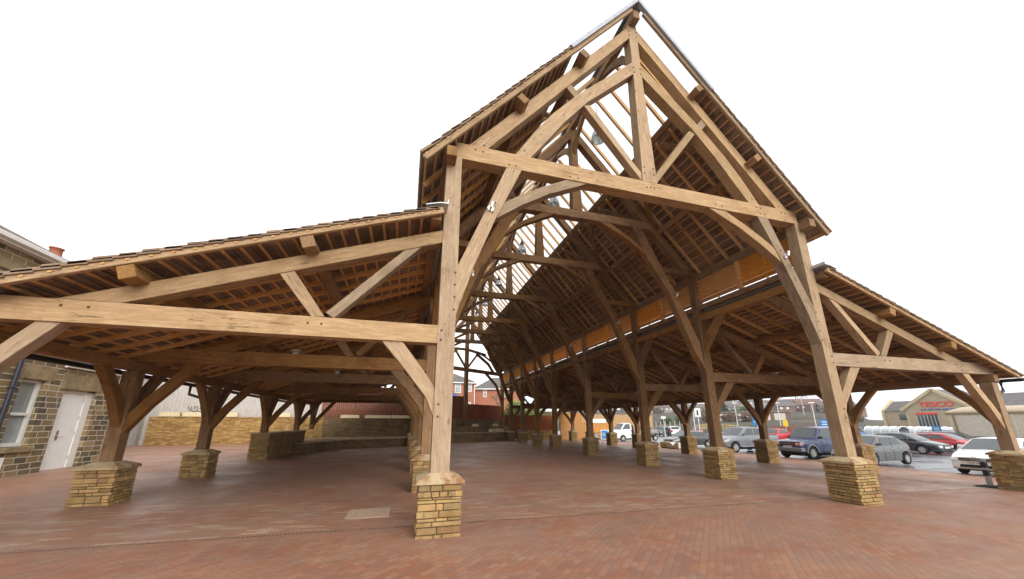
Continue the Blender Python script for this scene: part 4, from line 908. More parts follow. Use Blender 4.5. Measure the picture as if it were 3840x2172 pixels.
# bollard, bench, notice board, trolley
z=gz(15.74,.57); o=thing('bollard','slim grey bollard with reflective bands on a dark foot beside the right outer pier','bollard',(15.74,.57,z)); m=MB(); m.box(-.06,.06,-.045,.045,.02,.76); m.build('post','metal_galv',o,bevel=.01)
for q in (.30,.52): m=MB(); m.box(-.065,.065,-.05,.05,q,q+.16); m.build('band','pipe_purple',o)
m=MB(); m.hexa([(-.3,-.26,0),(.3,-.26,0),(.3,.26,0),(-.3,.26,0),(-.2,-.18,.04),(.2,-.18,.04),(.2,.18,.04),(-.2,.18,.04)]); m.build('foot','rubber',o)
z=gz(17.95,16.5); o=thing('stone_bench','low stone and timber bench with a dipped seat beside the right hand piers','bench',(17.95,16.55,z)); m=MB(); m.prism([(-.22,-.95,.06),(-.22,.25,.06),(-.22,.25,.43),(-.22,-.15,.43),(-.22,-.38,.22),(-.22,-.62,.43),(-.22,-.95,.43)],(.44,0,0)); m.build('seat','render_pale',o,bevel=.015)
m=MB(); m.box(-.23,.23,.26,.98,.06,.42); m.build('end_block','timber_rail',o,bevel=.015)
for y in (-.8,-.1,.4,.85): m=MB(); m.box(-.18,.18,y-.05,y+.05,0,.058); m.build('foot','far_roof_red',o)
z=gz(21.2,33.6); o=thing('notice_board','blue folding pavement board standing before the orange fence','notice board',(20.9,30.9,z),R(-35))
for s_ in (-1,1):
    m=MB(); m.hexa([(-.42,s_*.32-.02,.02),(.42,s_*.32-.02,.02),(.42,s_*.32+.02,.02),(-.42,s_*.32+.02,.02),(-.42,s_*.03-.02,1.02),(.42,s_*.03-.02,1.02),(.42,s_*.03+.02,1.02),(-.42,s_*.03+.02,1.02)]); m.build('frame','sign_white',o)
m=MB(); f=lambda x,z: (x,-(.32-.29*(z-.02))-.026,z); m.quad(f(-.34,.1),f(.34,.1),f(.34,.95),f(-.34,.95)); m.build('poster','sign_blue',o,recalc=False)
m=MB(); f=lambda x,z: (x,-(.32-.29*(z-.02))-.031,z)
for q in (.35,.5,.65): m.quad(f(-.22,q),f(.22,q),f(.22,q+.04),f(-.22,q+.04))
m.build('marking','sign_white',o,recalc=False)
z=gz(16.1,23.4); o=thing('shopping_trolley','small wire shopping trolley standing behind a far pier by the van','trolley',(16.0,23.6,z),R(35)); m=MB()
for zz,k in ((.45,.8),(.6,.9),(.78,1.0)):
    m.tube([(-.4*k,-.22*k,zz),(.4*k,-.26*k,zz),(.4*k,.26*k,zz),(-.4*k,.22*k,zz),(-.4*k,-.22*k,zz)],.010,5)
for i in range(9): x=-.36+i*.09; m.tube([(x*.8,-.18,.45),(x,-.24,.78)],.006,4); m.tube([(x*.8,.18,.45),(x,.24,.78)],.006,4)
m.build('basket','metal_galv',o); m=MB(); m.tube([(.42,-.24,.88),(.42,.24,.88)],.018,6); m.build('handle','lamp_red',o); m=MB()
for y in (-.2,.2): m.tube([(.42,y,.88),(.30,y,.4),(.36,y,.14),(-.36,y,.10)],.014,5)
m.build('frame','metal_galv',o)
for x in (-.34,.34):
    for y in (-.2,.2): m=MB(); m.lathe([(0,y-.02),(.06,y-.02),(.06,y+.02),(0,y+.02)],(x,0,.06),'y',12); m.build('wheel','rubber',o)
# ---------------- lamps hung in the nave
pl=thing('pendant_lamp','','lamp',(4.66,1.95,0),0,'bell lamps hung along the ridge')
m=MB(); m.tube([(0,0,12.2),(0,0,10.86)],.008,5); m.build('cable','black_metal',pl)
m=MB(); m.lathe([(.0,10.90),(.06,10.89),(.07,10.78),(.10,10.76),(.11,10.66),(.0,10.655)],n=16); m.build('cap','black_metal',pl,smooth=False)
m=MB(); m.lathe([(.10,10.65),(.155,10.56),(.20,10.46),(.232,10.32),(.236,10.28),(.226,10.28),(.222,10.32),(.19,10.46),(.145,10.56),(.09,10.645)],n=22); m.build('bell_shade','lamp_acrylic',pl,smooth=True)
m=MB(); m.lathe([(.0,10.64),(.055,10.6),(.06,10.5),(.03,10.42),(0,10.41)],n=12); m.build('bulb','steel',pl,smooth=True)
LL=['clear bell lamp nearest the front gable hung under the ridge','second clear bell lamp from the front hung under the ridge','third clear bell lamp from the front hung under the ridge','fourth clear bell lamp from the front hung under the ridge','fifth clear bell lamp from the front hung under the ridge','sixth clear bell lamp from the front, near the far gable']
for i,y in enumerate((1.95,5.62,9.95,14.95,19.25,22.9)):
    o=pl if i==0 else copy_tree(pl); o.location=(4.66,y,0); o['label']=LL[i]
def spot(x,y,z,rz,label):
    o=thing('spot_lamp',label,'spot lamp',(x,y,z),rz,'spot lamps on the curved braces'); m=MB(); m.lathe([(0,.0),(.06,0),(.06,-.02),(0,-.021)],(0,0,0),'y',16); m.build('base','steel',o)
    m=MB(); m.tube([(0,-.03,0),(.0,-.09,.03)],.02,6); m.build('arm','steel',o); m=MB(); m.tube([(-.01,-.085,-.03),(.025,-.09,.10)],.034,12); m.build('body','metal_galv',o)
for i,y in enumerate(FY[:4]):
    n_=('front','second','third','fourth')[i]
    xl=.76 if i==0 else 1.02; zl=5.80 if i==0 else 5.95
    spot(xl,y-.13,zl,0,'small white spot lamp on the left curved brace of the %s frame'%n_); spot(W-xl,y-.13,zl,0,'small white spot lamp on the right curved brace of the %s frame'%n_)
for i,(x,y) in enumerate(((-3.35,FY[1]),(-3.0,FY[2]),(W+3.1,FY[1]),(W+3.3,FY[2]),(W+3.3,FY[3]))):
    o=thing('uplighter',('shallow white uplighter on the second left aisle beam','shallow white uplighter on the third left aisle beam','shallow white uplighter on the second right aisle beam','shallow white uplighter on the third right aisle beam','shallow white uplighter on the fourth right aisle beam')[i],'light',(x,y,3.31),0,'uplighters on the aisle beams')
    m=MB(); m.box(-.06,.06,-.06,.06,.0,.05); m.build('base','steel',o); m=MB(); m.lathe([(.04,.05),(.13,.075),(.14,.095),(0,.10)],n=18); m.build('dish','metal_galv',o)
# ================================================================= vehicles
CS=.87
def car(name,label,pos,rz,paint_,L,Wd,prof,gh,wb,fo,wr,zlow=.2,cat='car',group='vehicles in the car park',wins=None,plate=None,lights='wide',trim=True,wing=.12,roofbars=False,grille=None,arch='plastic_black',far=False,nosebump=.10,rim=7,two_tone=None):
    """prof: bonnet/belt line [(s,z)..] from nose to tail; gh: greenhouse (windscreen foot s, roof front s, roof rear s, rear foot s, roof z); s measured back from the nose"""
    root=thing(name,label,cat,(pos[0],pos[1],gz(pos[0],pos[1])),R(rz),group)
    S=lambda s,y,z: ((L/2-s)*CS,y*CS,z*CS)
    def zb(s):
        for (a,b),(c,d) in zip(prof,prof[1:]):
            if s<=c: return lerp(b,d,clamp((s-a)/max(c-a,1e-6),0,1))
        return prof[-1][1]
    def hw(s):
        f=clamp(1-s/.75,0,1); r=clamp(1-(L-s)/.6,0,1); return Wd/2*(1-wing*f*f-.09*r*r)
    wc=[fo,fo+wb]; Ra=wr+.055
    ss=[0,.03,.09,.18,.3,.45]+[p[0] for p in prof]+[L-.45,L-.25,L-.1,L-.03,L]
    for w in wc: ss+= [w+Ra*math.cos(math.pi*i/12) for i in range(13)]+[w-Ra-.001,w+Ra+.001]
    ss=sorted(set(round(clamp(s,0,L),4) for s in ss))
    m=MB(); sec=[]
    for s in ss:
        z0=zlow+(.10*clamp(1-s/.25,0,1)+.13*clamp(1-(L-s)/.35,0,1))
        za=z0
        for w in wc:
            if abs(s-w)<Ra: za=max(za,wr+math.sqrt(max(Ra*Ra-(s-w)**2,0)))
        z1=zb(s); w=hw(s); e=clamp(min(s,L-s)/.12,0,1); w*=.93+.07*e
        zm=max(za+.02,lerp(z0,z1,.55)); zs=max(zm+.01,z1-.13); 
        pts=[(0,za),(w*.86,za),(w*.965,za+.015),(w,zm),(w*.985,zs),(w*.93,max(zs+.005,z1-.035)),(w*.84,z1),(w*.45,z1+.018),(0,z1+.024)]
        sec.append([S(s,y,z) for y,z in pts]+[S(s,-y,z) for y,z in pts[-2:0:-1]])
    n=len(sec[0]); m.v=[p for q in sec for p in q]
    def F(f): m.f.append(f); m.mi.append(m.m); m.tint.append((1,1,1))
    for i in range(len(sec)-1):
        for j in range(n): F((i*n+j,i*n+(j+1)%n,(i+1)*n+(j+1)%n,(i+1)*n+j))
    F(tuple(range(n))); F(tuple((len(sec)-1)*n+j for j in range(n)))
    # greenhouse
    a,b,c,d,zr=gh; wr_=Wd/2*.80; gs=[a,lerp(a,b,.5),b,lerp(b,c,.5),c,lerp(c,d,.5),d]
    def top(s):
        if s<=b: return lerp(zb(a),zr-.03,clamp((s-a)/(b-a),0,1)**.92)
        if s>=c: return lerp(zr-.05,zb(d),clamp((s-c)/max(d-c,1e-4),0,1)**1.15)
        return zr-.04+.04*math.sin(math.pi*clamp((s-b)/(c-b)*.9+.05,0,1))
    def gw(s,z):
        t_=clamp((z-zb(s))/max(zr-zb(s),.05),0,1); return lerp(hw(s)*.93,wr_*(1 if b<s<c else .985),t_)
    sec=[]
    for s in gs:
        t_=top(s); z0=zb(s)-.05
        if t_-zb(s)<.02: t_=zb(s)+.02
        sec.append([S(s,gw(s,zb(s)),z0),S(s,gw(s,lerp(zb(s),t_,.5))+.012,lerp(zb(s),t_,.5)),S(s,gw(s,t_-.07),t_-.06),S(s,gw(s,t_)*.86,t_-.005),S(s,0,t_+.02),S(s,-gw(s,t_)*.86,t_-.005),S(s,-gw(s,t_-.07),t_-.06),S(s,-gw(s,lerp(zb(s),t_,.5))-.012,lerp(zb(s),t_,.5)),S(s,-gw(s,zb(s)),z0)])
    o0=len(m.v); n=9; m.v+= [p for q in sec for p in q]
    for i in range(len(sec)-1):
        for j in range(n-1): F((o0+i*n+j,o0+i*n+j+1,o0+(i+1)*n+j+1,o0+(i+1)*n+j))
    F(tuple(o0+j for j in range(n))); F(tuple(o0+(len(sec)-1)*n+j for j in range(n)))
    body=m.build('body',paint_,root)
    import math as _m
    body.data.polygons.foreach_set('use_smooth',[True]*len(body.data.polygons)); body.data.set_sharp_from_angle(angle=R(32))
    # glass
    def gl(name,P,mat='glass',par=root):
        q=MB(); q.v=[tuple(p) for p in P]; k=len(P)//2; 
        for i in range(k-1): q.f.append((i,i+1,k+i+1,k+i)); q.mi.append(0); q.tint.append((1,1,1))
        return q.build(name,mat,par,recalc=False,smooth=True)
    def scr(s,zf,yf,off): z=top(s); return z
    def pane(s0,s1,name,sg):
        P=[]
        for s,o_ in ((s0,.012),(s1,.012)):
            z=top(s)+.008; w=gw(s,top(s))*(.90 if abs(s-(a if sg<0 else d))<abs(s-(b if sg<0 else c)) else .86)
            P.append([( (L/2-s)*CS+(-sg)*.010,k*w*CS,(z+(.02*(1-k*k)))*CS) for k in (-1,-.5,0,.5,1)])
        return gl(name,P[0]+P[1])
    pane(lerp(a,b,.08),lerp(a,b,.93),'windscreen',-1)
    if abs(d-c)>.05: pane(lerp(d,c,.12) if d-c>.25 else d-.01,lerp(d,c,.88),'rear_window',1)
    if wins is None: wins=[(lerp(a,b,.62),b+.05,lerp(b,c,.46)),(None,lerp(b,c,.51),c-.05)]
    belt=.045
    for sg in (-1,1):
        for fs,s0,s1 in wins:
            zt=lambda s: min(top(s),zr-.02)-.085
            low=[fs if fs is not None else s0,s1 if fs is not None else min(s1+.10,d-.12)]
            hi=[s0,s1]; P=[]
            for s in (low[0],lerp(low[0],low[1],.5),low[1]): z=zb(s)+belt; P.append(S(s,sg*(gw(s,z)+.018),z))
            for s in (hi[0],lerp(hi[0],hi[1],.5),hi[1]): z=zt(s); P.append(S(s,sg*(gw(s,z)+.016),z))
            gl('side_window',P)
    # wheels
    for w in wc:
        for sg in (-1,1):
            x,y,z=S(w,sg*(Wd/2-.095),wr); q=MB(); t2=.095*CS; r=wr*CS
            prof_=[(r*.62,-t2),(r*.93,-t2),(r,-t2*.7),(r,t2*.7),(r*.93,t2),(r*.62,t2)]
            q.lathe([(a_,h_) for a_,h_ in prof_],(x,y,z),'y',22); wo=q.build('wheel','rubber',root,smooth=False)
            q=MB(); oy=sg*t2*.82; q.lathe([(0,y+oy*.75),(r*.16,y+oy*.8),(r*.2,y+oy*.35),(r*.55,y+oy*.42),(r*.66,y+oy)],(x,0,z),'y',22)
            for k in range(rim):
                an=2*math.pi*k/rim; p0=(x+r*.12*math.cos(an),y+oy*.7,z+r*.12*math.sin(an)); p1=(x+r*.6*math.cos(an),y+oy*.8,z+r*.6*math.sin(an)); q.bar(p0,p1,.05*CS,.07*CS,(0,1,0))
            q.build('rim','rim_alloy',wo)
    q=MB(); q.box(-L/2*CS*.92,L/2*CS*.92,-Wd*.36*CS,Wd*.36*CS,.20*CS,(.2+.30)*CS); q.build('underbody','interior_dark',root)
    # face of the car
    def nose(y,z): 
        return (L/2-.0+nosebump*0)*CS
    zn=prof[1][1]; hl=hw(.12)
    for sg in (-1,1):
        q=MB(); s0,s1=(-.006,.30) if lights=='wide' else (-.01,.10)
        z1=zb(.10)-.05; z0=z1-(.17 if lights=='wide' else .16); yo=hw(.2)*(.99 if lights=='wide' else .92); yi=yo-(.34 if lights=='wide' else .30)
        q.hexa([S(s0,sg*yi,z0),S(s0+.03,sg*hw(.0)*.965,z0),S(s1,sg*yo*1.012,z0+.03),S(.3,sg*yi,z0+.03),S(s0,sg*yi,z1-.03),S(s0+.03,sg*hw(0)*.965,z1-.02),S(s1,sg*yo*1.006,z1+.01),S(.3,sg*yi,z1-.02)]); q.build('headlight','headlight',root,bevel=.012)
        q=MB(); s0=L-.14; zt=zb(L-.12)-.06; q.hexa([S(s0,sg*hw(L-.14)*.8,zt-.34),S(L+.006,sg*hw(L)*.62,zt-.34),S(L+.006,sg*hw(L)*.945,zt-.34),S(s0,sg*hw(L-.14)*1.008,zt-.34),S(s0,sg*hw(L-.14)*.8,zt),S(L+.006,sg*hw(L)*.62,zt),S(L+.006,sg*hw(L)*.945,zt),S(s0,sg*hw(L-.14)*1.008,zt)]); q.build('tail_light','lamp_red',root)
        if far: continue
        q=MB(); s_=lerp(a,b,.55); z=zb(s_)+.10; y=gw(s_,z); q.hexa([S(s_-.06,sg*(y+.02),z-.06),S(s_+.05,sg*(y+.02),z-.06),S(s_+.07,sg*(y+.22),z-.05),S(s_-.03,sg*(y+.22),z-.05),S(s_-.05,sg*(y+.02),z+.05),S(s_+.05,sg*(y+.02),z+.06),S(s_+.07,sg*(y+.22),z+.08),S(s_-.01,sg*(y+.22),z+.07)]); q.build('mirror',paint_ if trim else 'plastic_black',root,bevel=.015)
        q=MB()
        for s_ in (lerp(b,c,.40),lerp(b,c,.92)): q.hexa([S(s_-.09,sg*(hw(s_)*.975),zb(s_)-.155),S(s_+.09,sg*(hw(s_)*.975),zb(s_)-.155),S(s_+.09,sg*(hw(s_)+.022),zb(s_)-.15),S(s_-.09,sg*(hw(s_)+.022),zb(s_)-.15),S(s_-.09,sg*(hw(s_)*.975),zb(s_)-.115),S(s_+.09,sg*(hw(s_)*.975),zb(s_)-.115),S(s_+.09,sg*(hw(s_)+.022),zb(s_)-.12),S(s_-.09,sg*(hw(s_)+.022),zb(s_)-.12)])
        q.build('door_handle','plastic_black' if not trim else 'steel',root)
        q=MB()
        for s_ in (lerp(b,c,-.06),lerp(b,c,.485),c-.02):
            if any(abs(s_-w)<Ra for w in wc): continue
            z1=zb(s_); z0_=zlow+.03; zm=lerp(zlow,z1,.55); w_=hw(s_); P=[S(s_,sg*(w_*.97+.002),z0_),S(s_,sg*(w_+.002),zm),S(s_,sg*(w_*.985+.002),z1-.13),S(s_,sg*(w_*.93+.003),z1-.035)]
            for p,p2 in zip(P,P[1:]): q.bar(p,p2,.011*CS,.006*CS,(0,1,0))
        q.build('door_seam','plastic_black',root)
    wn=hw(0)*.92; zg=zb(.05)
    g=grille or dict(w=.45,z0=zg-.20,z1=zg-.08)
    q=MB(); q.hexa([S(-.008,-g['w'],g['z0']),S(-.008,g['w'],g['z0']),S(.06,g['w'],g['z0']),S(.06,-g['w'],g['z0']),S(-.006,-g['w']*1.02,g['z1']),S(-.006,g['w']*1.02,g['z1']),S(.06,g['w'],g['z1']),S(.06,-g['w'],g['z1'])]); go=q.build('grille','plastic_black',root,bevel=.01)
    q=MB(); 
    for k in (.33,.66): z=lerp(g['z0'],g['z1'],k); q.box((L/2)*CS,(L/2+.012)*CS,-g['w']*.9*CS,g['w']*.9*CS,(z-.008)*CS,(z+.008)*CS)
    q.build('grille_bar','steel',go)
    zl=zlow+.12; q=MB(); q.hexa([S(-.010,-wn*.72,zl),S(-.010,wn*.72,zl),S(.1,wn*.8,zl),S(.1,-wn*.8,zl),S(-.010,-wn*.66,zl+.12),S(-.010,wn*.66,zl+.12),S(.1,wn*.8,zl+.12),S(.1,-wn*.8,zl+.12)]); q.build('air_intake','plastic_black',root,bevel=.01)
    pz=zl+.19; q=MB(); q.box((L/2+.004)*CS,(L/2+.018)*CS,-.26*CS,.26*CS,(pz-.055)*CS,(pz+.055)*CS); po=q.build('number_plate','plate_white',root)
    if plate: lettering('plate_lettering',plate,.105*CS,'ink',Matrix(((0,0,1,(L/2+.019)*CS),(1,0,0,0),(0,1,0,pz*CS),(0,0,0,1))),po,.001,.001,1.0,width=.46*CS)
    if roofbars:
        for sg in (-1,1): q=MB(); q.tube([S(b+.15,sg*wr_*.86,zr+.0),S(b+.25,sg*wr_*.86,zr+.07),S(c-.2,sg*wr_*.86,zr+.07),S(c-.1,sg*wr_*.86,zr)],.018,6); q.build('roof_rail','plastic_black',root)
    return root,S,hw,zb
HATCH=dict(L=4.0,Wd=1.69,prof=[(0,.50),(.05,.66),(.4,.76),(1.05,.92),(2.6,.95),(3.7,1.0),(4.0,.90)],gh=(.95,1.75,3.15,3.85,1.40),wb=2.55,fo=.80,wr=.30)
# white hatchback facing us at the right
r_,S,hw,zb_=car('parked_car','white hatchback with chrome badge facing the camera by the right outer pier',(20.75,2.15),180,'paint_white',4.0,1.74,[(0,.48),(.06,.70),(.5,.86),(1.05,.99),(2.6,1.0),(3.8,1.06),(4.0,.95)],(.85,1.85,3.1,3.85,1.48),2.51,.86,.31,plate='WX07 WKD',grille=dict(w=.46,z0=.585,z1=.70),wing=.17)
m=MB(); m.lathe([(.085,(2.0+.012)*CS),(.085,(2.0+.022)*CS),(.068,(2.0+.022)*CS),(.068,(2.0+.012)*CS)],(0,0,.67*CS),'x',20); m.bar((2.03*CS,-.05,.675*CS),(2.03*CS,.06,.655*CS),.014,.018); m.build('badge','steel',r_)
car('parked_car','metallic grey hatchback parked nose in behind the right front pier',(20.15,5.92),180,'paint_grey',3.83,1.66,[(0,.48),(.05,.64),(.4,.76),(1.0,.93),(2.5,.96),(3.6,1.02),(3.83,.90)],(.80,1.70,2.95,3.68,1.45),2.44,.78,.30,plate='YS03 FXB',wing=.2,roofbars=False)
# blue off-roader
r_,S,hw,zb_=car('off_roader','dark blue square off-roader with grey bumper and bonnet scoop between the piers',(20.98,8.85),180,'paint_blue',4.55,1.76,[(0,.72),(.04,.98),(.3,1.06),(1.28,1.13),(2.6,1.14),(4.4,1.14),(4.55,1.0)],(1.22,1.78,4.28,4.5,1.84),2.76,.78,.37,zlow=.40,cat='off-roader',plate='W603 LMJ',lights='box',trim=False,wing=.05,grille=dict(w=.50,z0=.80,z1=.95),rim=6,wins=[(1.50,1.9,2.55),(None,2.66,3.35),(None,3.45,4.15)])
m=MB(); m.hexa([S(-.10,-.86,.44),S(-.10,.86,.44),S(.18,.90,.44),S(.18,-.90,.44),S(-.10,-.86,.66),S(-.10,.86,.66),S(.18,.90,.66),S(.18,-.90,.66)]); m.build('bumper','paint_silver',r_,bevel=.02)
for sg in (-1,1):
    for w in (.78,3.54):
        m=MB()
        pts=[(w+.50*math.cos(a_),.37+.50*math.sin(a_)) for a_ in [math.pi*i/10 for i in range(11)]]; ins=[(w+.42*math.cos(a_),.37+.42*math.sin(a_)) for a_ in [math.pi*i/10 for i in range(11)]]
        for i in range(10):
            q=[pts[i],pts[i+1],ins[i+1],ins[i]]; m.hexa([S(a_,sg*.84,b_) for a_,b_ in q]+[S(a_,sg*.915,b_) for a_,b_ in q])
        m.build('wheel_arch_flare','paint_silver',r_)
    m=MB(); m.hexa([S(-.012,sg*.55,.78),S(-.012,sg*.62,.78),S(.1,sg*.86,.78),S(.1,sg*.55,.78),S(-.012,sg*.62,.93),S(-.012,sg*.80,.93),S(.1,sg*.86,.93),S(.1,sg*.55,.93)]); m.build('indicator','indicator',r_)
    m=MB(); m.hexa([S(1.3,sg*.86,.36),S(3.05,sg*.86,.36),S(3.05,sg*.94,.36),S(1.3,sg*.94,.36),S(1.3,sg*.86,.42),S(3.05,sg*.86,.42),S(3.05,sg*.94,.42),S(1.3,sg*.94,.42)]); m.build('side_step','plastic_black',r_)
m=MB(); m.hexa([S(.55,-.28,1.07),S(.55,.28,1.07),S(1.0,.28,1.09),S(1.0,-.28,1.09),S(.62,-.24,1.165),S(.62,.24,1.165),S(1.0,.26,1.14),S(1.0,-.26,1.14)]); m.build('bonnet_scoop','paint_blue',r_,bevel=.02)
m=MB(); m.box((4.55/2+.012)*CS,(4.55/2+.024)*CS,.16*CS,.30*CS,.83*CS,.94*CS); m.build('badge','lamp_red',r_)
# silver pickup
r_,S,hw,zb_=car('pickup_truck','silver grey double cab pickup with open bed behind a dark stone pier',(21.2,13.47),180,'paint_silver',5.25,1.76,[(0,.66),(.05,.88),(.4,1.02),(1.35,1.16),(2.8,1.18),(5.1,1.16),(5.25,1.08)],(1.25,2.1,3.35,3.62,1.78),3.08,.85,.37,zlow=.38,cat='pickup',plate='YK06 DHO',wing=.12,rim=6,wins=[(1.75,2.25,2.72),(None,2.82,3.35)])
m=MB(); m.hexa([S(3.72,-.70,1.05),S(5.15,-.70,1.05),S(5.15,.70,1.05),S(3.72,.70,1.05),S(3.72,-.70,1.212),S(5.15,-.70,1.212),S(5.15,.70,1.212),S(3.72,.70,1.212)]); m.build('load_bed','interior_dark',r_)
for sg in (-1,1): m=MB(); m.hexa([S(1.35,sg*.86,.38),S(3.4,sg*.86,.38),S(3.4,sg*.96,.38),S(1.35,sg*.96,.38),S(1.35,sg*.86,.43),S(3.4,sg*.86,.43),S(3.4,sg*.96,.43),S(1.35,sg*.96,.43)]); m.build('side_step','steel',r_)
car('parked_car','small black hatchback with mud flecked sides behind the bench',(20.4,17.75),180,'paint_charcoal',4.0,1.69,HATCH['prof'],(.95,1.72,3.2,3.9,1.38),2.58,.80,.29,plate='R214 KWB',rim=8)
# white flatbed van
r_,S,hw,zb_=car('flatbed_van','white flatbed van with dropside body parked by the orange fence',(20.55,27.28),180,'paint_white',2.15,1.95,[(0,.62),(.05,.92),(.25,1.08),(.8,1.30),(1.6,1.32),(2.1,1.32),(2.15,1.3)],(.62,1.25,2.08,2.14,2.02),4.3,.86,.33,zlow=.33,cat='van',lights='wide',trim=False,wing=.12,wins=[(.92,1.3,1.92)],grille=dict(w=.5,z0=.72,z1=.86))
def fb(name,x0,x1,y0,y1,z0,z1,mat): m=MB(); m.box((1.075-x1)*CS,(1.075-x0)*CS,y0*CS,y1*CS,z0*CS,z1*CS); return m.build(name,mat,r_,bevel=.01)
fb('chassis',1.9,5.2,-.45,.45,.42,.62,'plastic_black'); fb('bulkhead',2.24,2.32,-1.0,1.0,.85,1.75,'far_roof'); bd=fb('load_bed',2.34,5.45,-1.03,1.03,.80,.90,'far_roof')
for y in (-1.03,1.0): fb('dropside',2.36,5.45,y,y+.035,.905,1.28,'far_render')
fb('tailboard',5.42,5.46,-.99,.99,.905,1.28,'far_render')
# far rows
car('parked_car','black saloon with pale wheels side on behind the grey hatchback',(31.35,10.55),-90,'paint_black',4.77,1.82,[(0,.50),(.05,.68),(.5,.80),(1.25,.95),(3.0,.98),(4.5,1.03),(4.77,.85)],(1.1,2.0,3.35,4.2,1.46),2.71,.93,.33,rim=6,wing=.18)
car('parked_car','bright red hatchback half hidden behind the black saloon',(36.3,10.9),-90,'paint_red',4.2,1.75,HATCH['prof'][:-1]+[(4.2,.9)],(.95,1.8,3.2,4.0,1.43),2.55,.85,.31,far=True,wing=.18)
car('parked_car','dark estate car with roof rails behind the red hatchback',(41.2,12.6),-90,'paint_navy',4.6,1.78,[(0,.5),(.05,.68),(.5,.8),(1.2,.95),(4.5,1.0),(4.6,.9)],(1.1,1.9,4.1,4.55,1.5),2.7,.9,.32,far=True,roofbars=True)
car('parked_car','charcoal estate car with roof rails just above the grey hatchback',(25.2,10.6),180,'paint_charcoal',4.6,1.78,[(0,.5),(.05,.68),(.5,.8),(1.2,.95),(4.5,1.0),(4.6,.9)],(1.1,1.9,4.1,4.55,1.5),2.7,.9,.32,far=True,roofbars=True)
car('parked_car','white people carrier seen from behind beyond the flatbed',(39.6,42.6),62,'paint_white',4.3,1.75,[(0,.6),(.05,.75),(.5,.9),(1.0,1.02),(4.2,1.05),(4.3,.95)],(.75,1.7,3.9,4.25,1.62),2.76,.85,.31,far=True)
car('parked_car','dark grey people carrier facing left beyond the flatbed',(36.9,42.0),215,'paint_charcoal',4.3,1.75,[(0,.6),(.05,.75),(.5,.9),(1.0,1.02),(4.2,1.05),(4.3,.95)],(.75,1.7,3.9,4.25,1.62),2.76,.85,.31,far=True)
car('parked_car','slate blue car at the end of the far row beyond the flatbed',(33.6,41.6),200,'paint_silver',4.3,1.75,[(0,.5),(.05,.7),(.5,.85),(1.1,.97),(4.2,1.0),(4.3,.9)],(1.0,1.8,3.6,4.2,1.5),2.6,.85,.31,far=True)
car('parked_car','red hatchback seen over the roof of the small black hatchback',(44.6,43.0),230,'paint_red',4.0,1.7,HATCH['prof'],HATCH['gh'],2.55,.8,.30,far=True)
car('parked_car','silver car seen between the nave post and the pickup',(40.5,32.8),200,'paint_silver',4.2,1.72,HATCH['prof'][:-1]+[(4.2,.9)],(.95,1.75,3.3,4.05,1.42),2.55,.8,.30,far=True)
car('parked_car','red hatchback seen over the bed of the silver pickup',(38.6,25.2),190,'paint_red',4.0,1.7,HATCH['prof'],(.95,1.75,3.2,3.85,1.5),2.55,.8,.30,far=True)
car('parked_car','navy blue saloon seen between the pickup and the off-roader',(41.5,24.2),200,'paint_navy',4.4,1.74,HATCH['prof'][:-1]+[(4.4,.85)],(1.0,1.8,3.2,3.95,1.42),2.6,.85,.30,far=True)
car('parked_van','bright blue van whose roof shows over the dark blue off-roader',(38.2,18.4),180,'sign_blue',4.4,1.8,[(0,.7),(.05,.95),(.5,1.1),(1.0,1.2),(4.3,1.25),(4.4,1.2)],(.8,1.5,4.25,4.38,1.85),2.7,.85,.31,cat='van',far=True)
# tipper trailer lorry
x,y=46.0,8.0; z=gz(46,8); r_=thing('tipper_trailer','long cream tipper trailer with a sheeted top parked across the right of the car park','lorry trailer',(46.0,7.3,z),R(-90+5))
def tl(name,mat,P,bev=.02): m=MB(); m.hexa(P); return m.build(name,mat,r_,bevel=bev)
H0,H1=.95,2.75; Lh=6.6
tl('body','truck_cream',[(-Lh,-1.05,H0),(Lh,-1.05,H0),(Lh,1.05,H0),(-Lh,1.05,H0),(-Lh-.15,-1.1,H1),(Lh,-1.1,H1),(Lh,1.1,H1),(-Lh-.15,1.1,H1)])
tl('top_rail','truck_trim',[(-Lh-.25,-1.16,H1-.05),(Lh,-1.16,H1-.05),(Lh,1.16,H1-.05),(-Lh-.25,1.16,H1-.05),(-Lh-.25,-1.16,H1+.16),(Lh,-1.16,H1+.16),(Lh,1.16,H1+.16),(-Lh-.25,1.16,H1+.16)])
m=MB(); st=[(-Lh-.22,.12),(-Lh+.05,.30),(-Lh+.5,.44),(-Lh+1.2,.50),(-2,.47),(2,.51),(Lh,.50)]
ring=[[(x_,1.1*math.cos(a_),H1+.14+h_*math.sin(a_)) for a_ in [math.pi*i/10 for i in range(11)]] for x_,h_ in st]
for A,B in zip(ring,ring[1:]):
    for i in range(10): m.quad(A[i],A[i+1],B[i+1],B[i])
m.add(ring[0],[tuple(range(11))]); m.build('sheet_cover','tarpaulin',r_,recalc=False)
for i,xx in enumerate((-Lh+.2,-3.3,-.2,3.0,6.0)): tl('rib','truck_trim' if i==0 else 'truck_cream',[(xx-.06,-1.15,H0),(xx+.06,-1.15,H0),(xx+.06,1.15,H0),(xx-.06,1.15,H0),(xx-.06,-1.17,H1-.06),(xx+.06,-1.17,H1-.06),(xx+.06,1.17,H1-.06),(xx-.06,1.17,H1-.06)],.01)
tl('chassis','plastic_black',[(-Lh+.3,-.45,.62),(Lh,-.45,.62),(Lh,.45,.62),(-Lh+.3,.45,.62),(-Lh+.3,-.45,.93),(Lh,-.45,.93),(Lh,.45,.93),(-Lh+.3,.45,.93)])
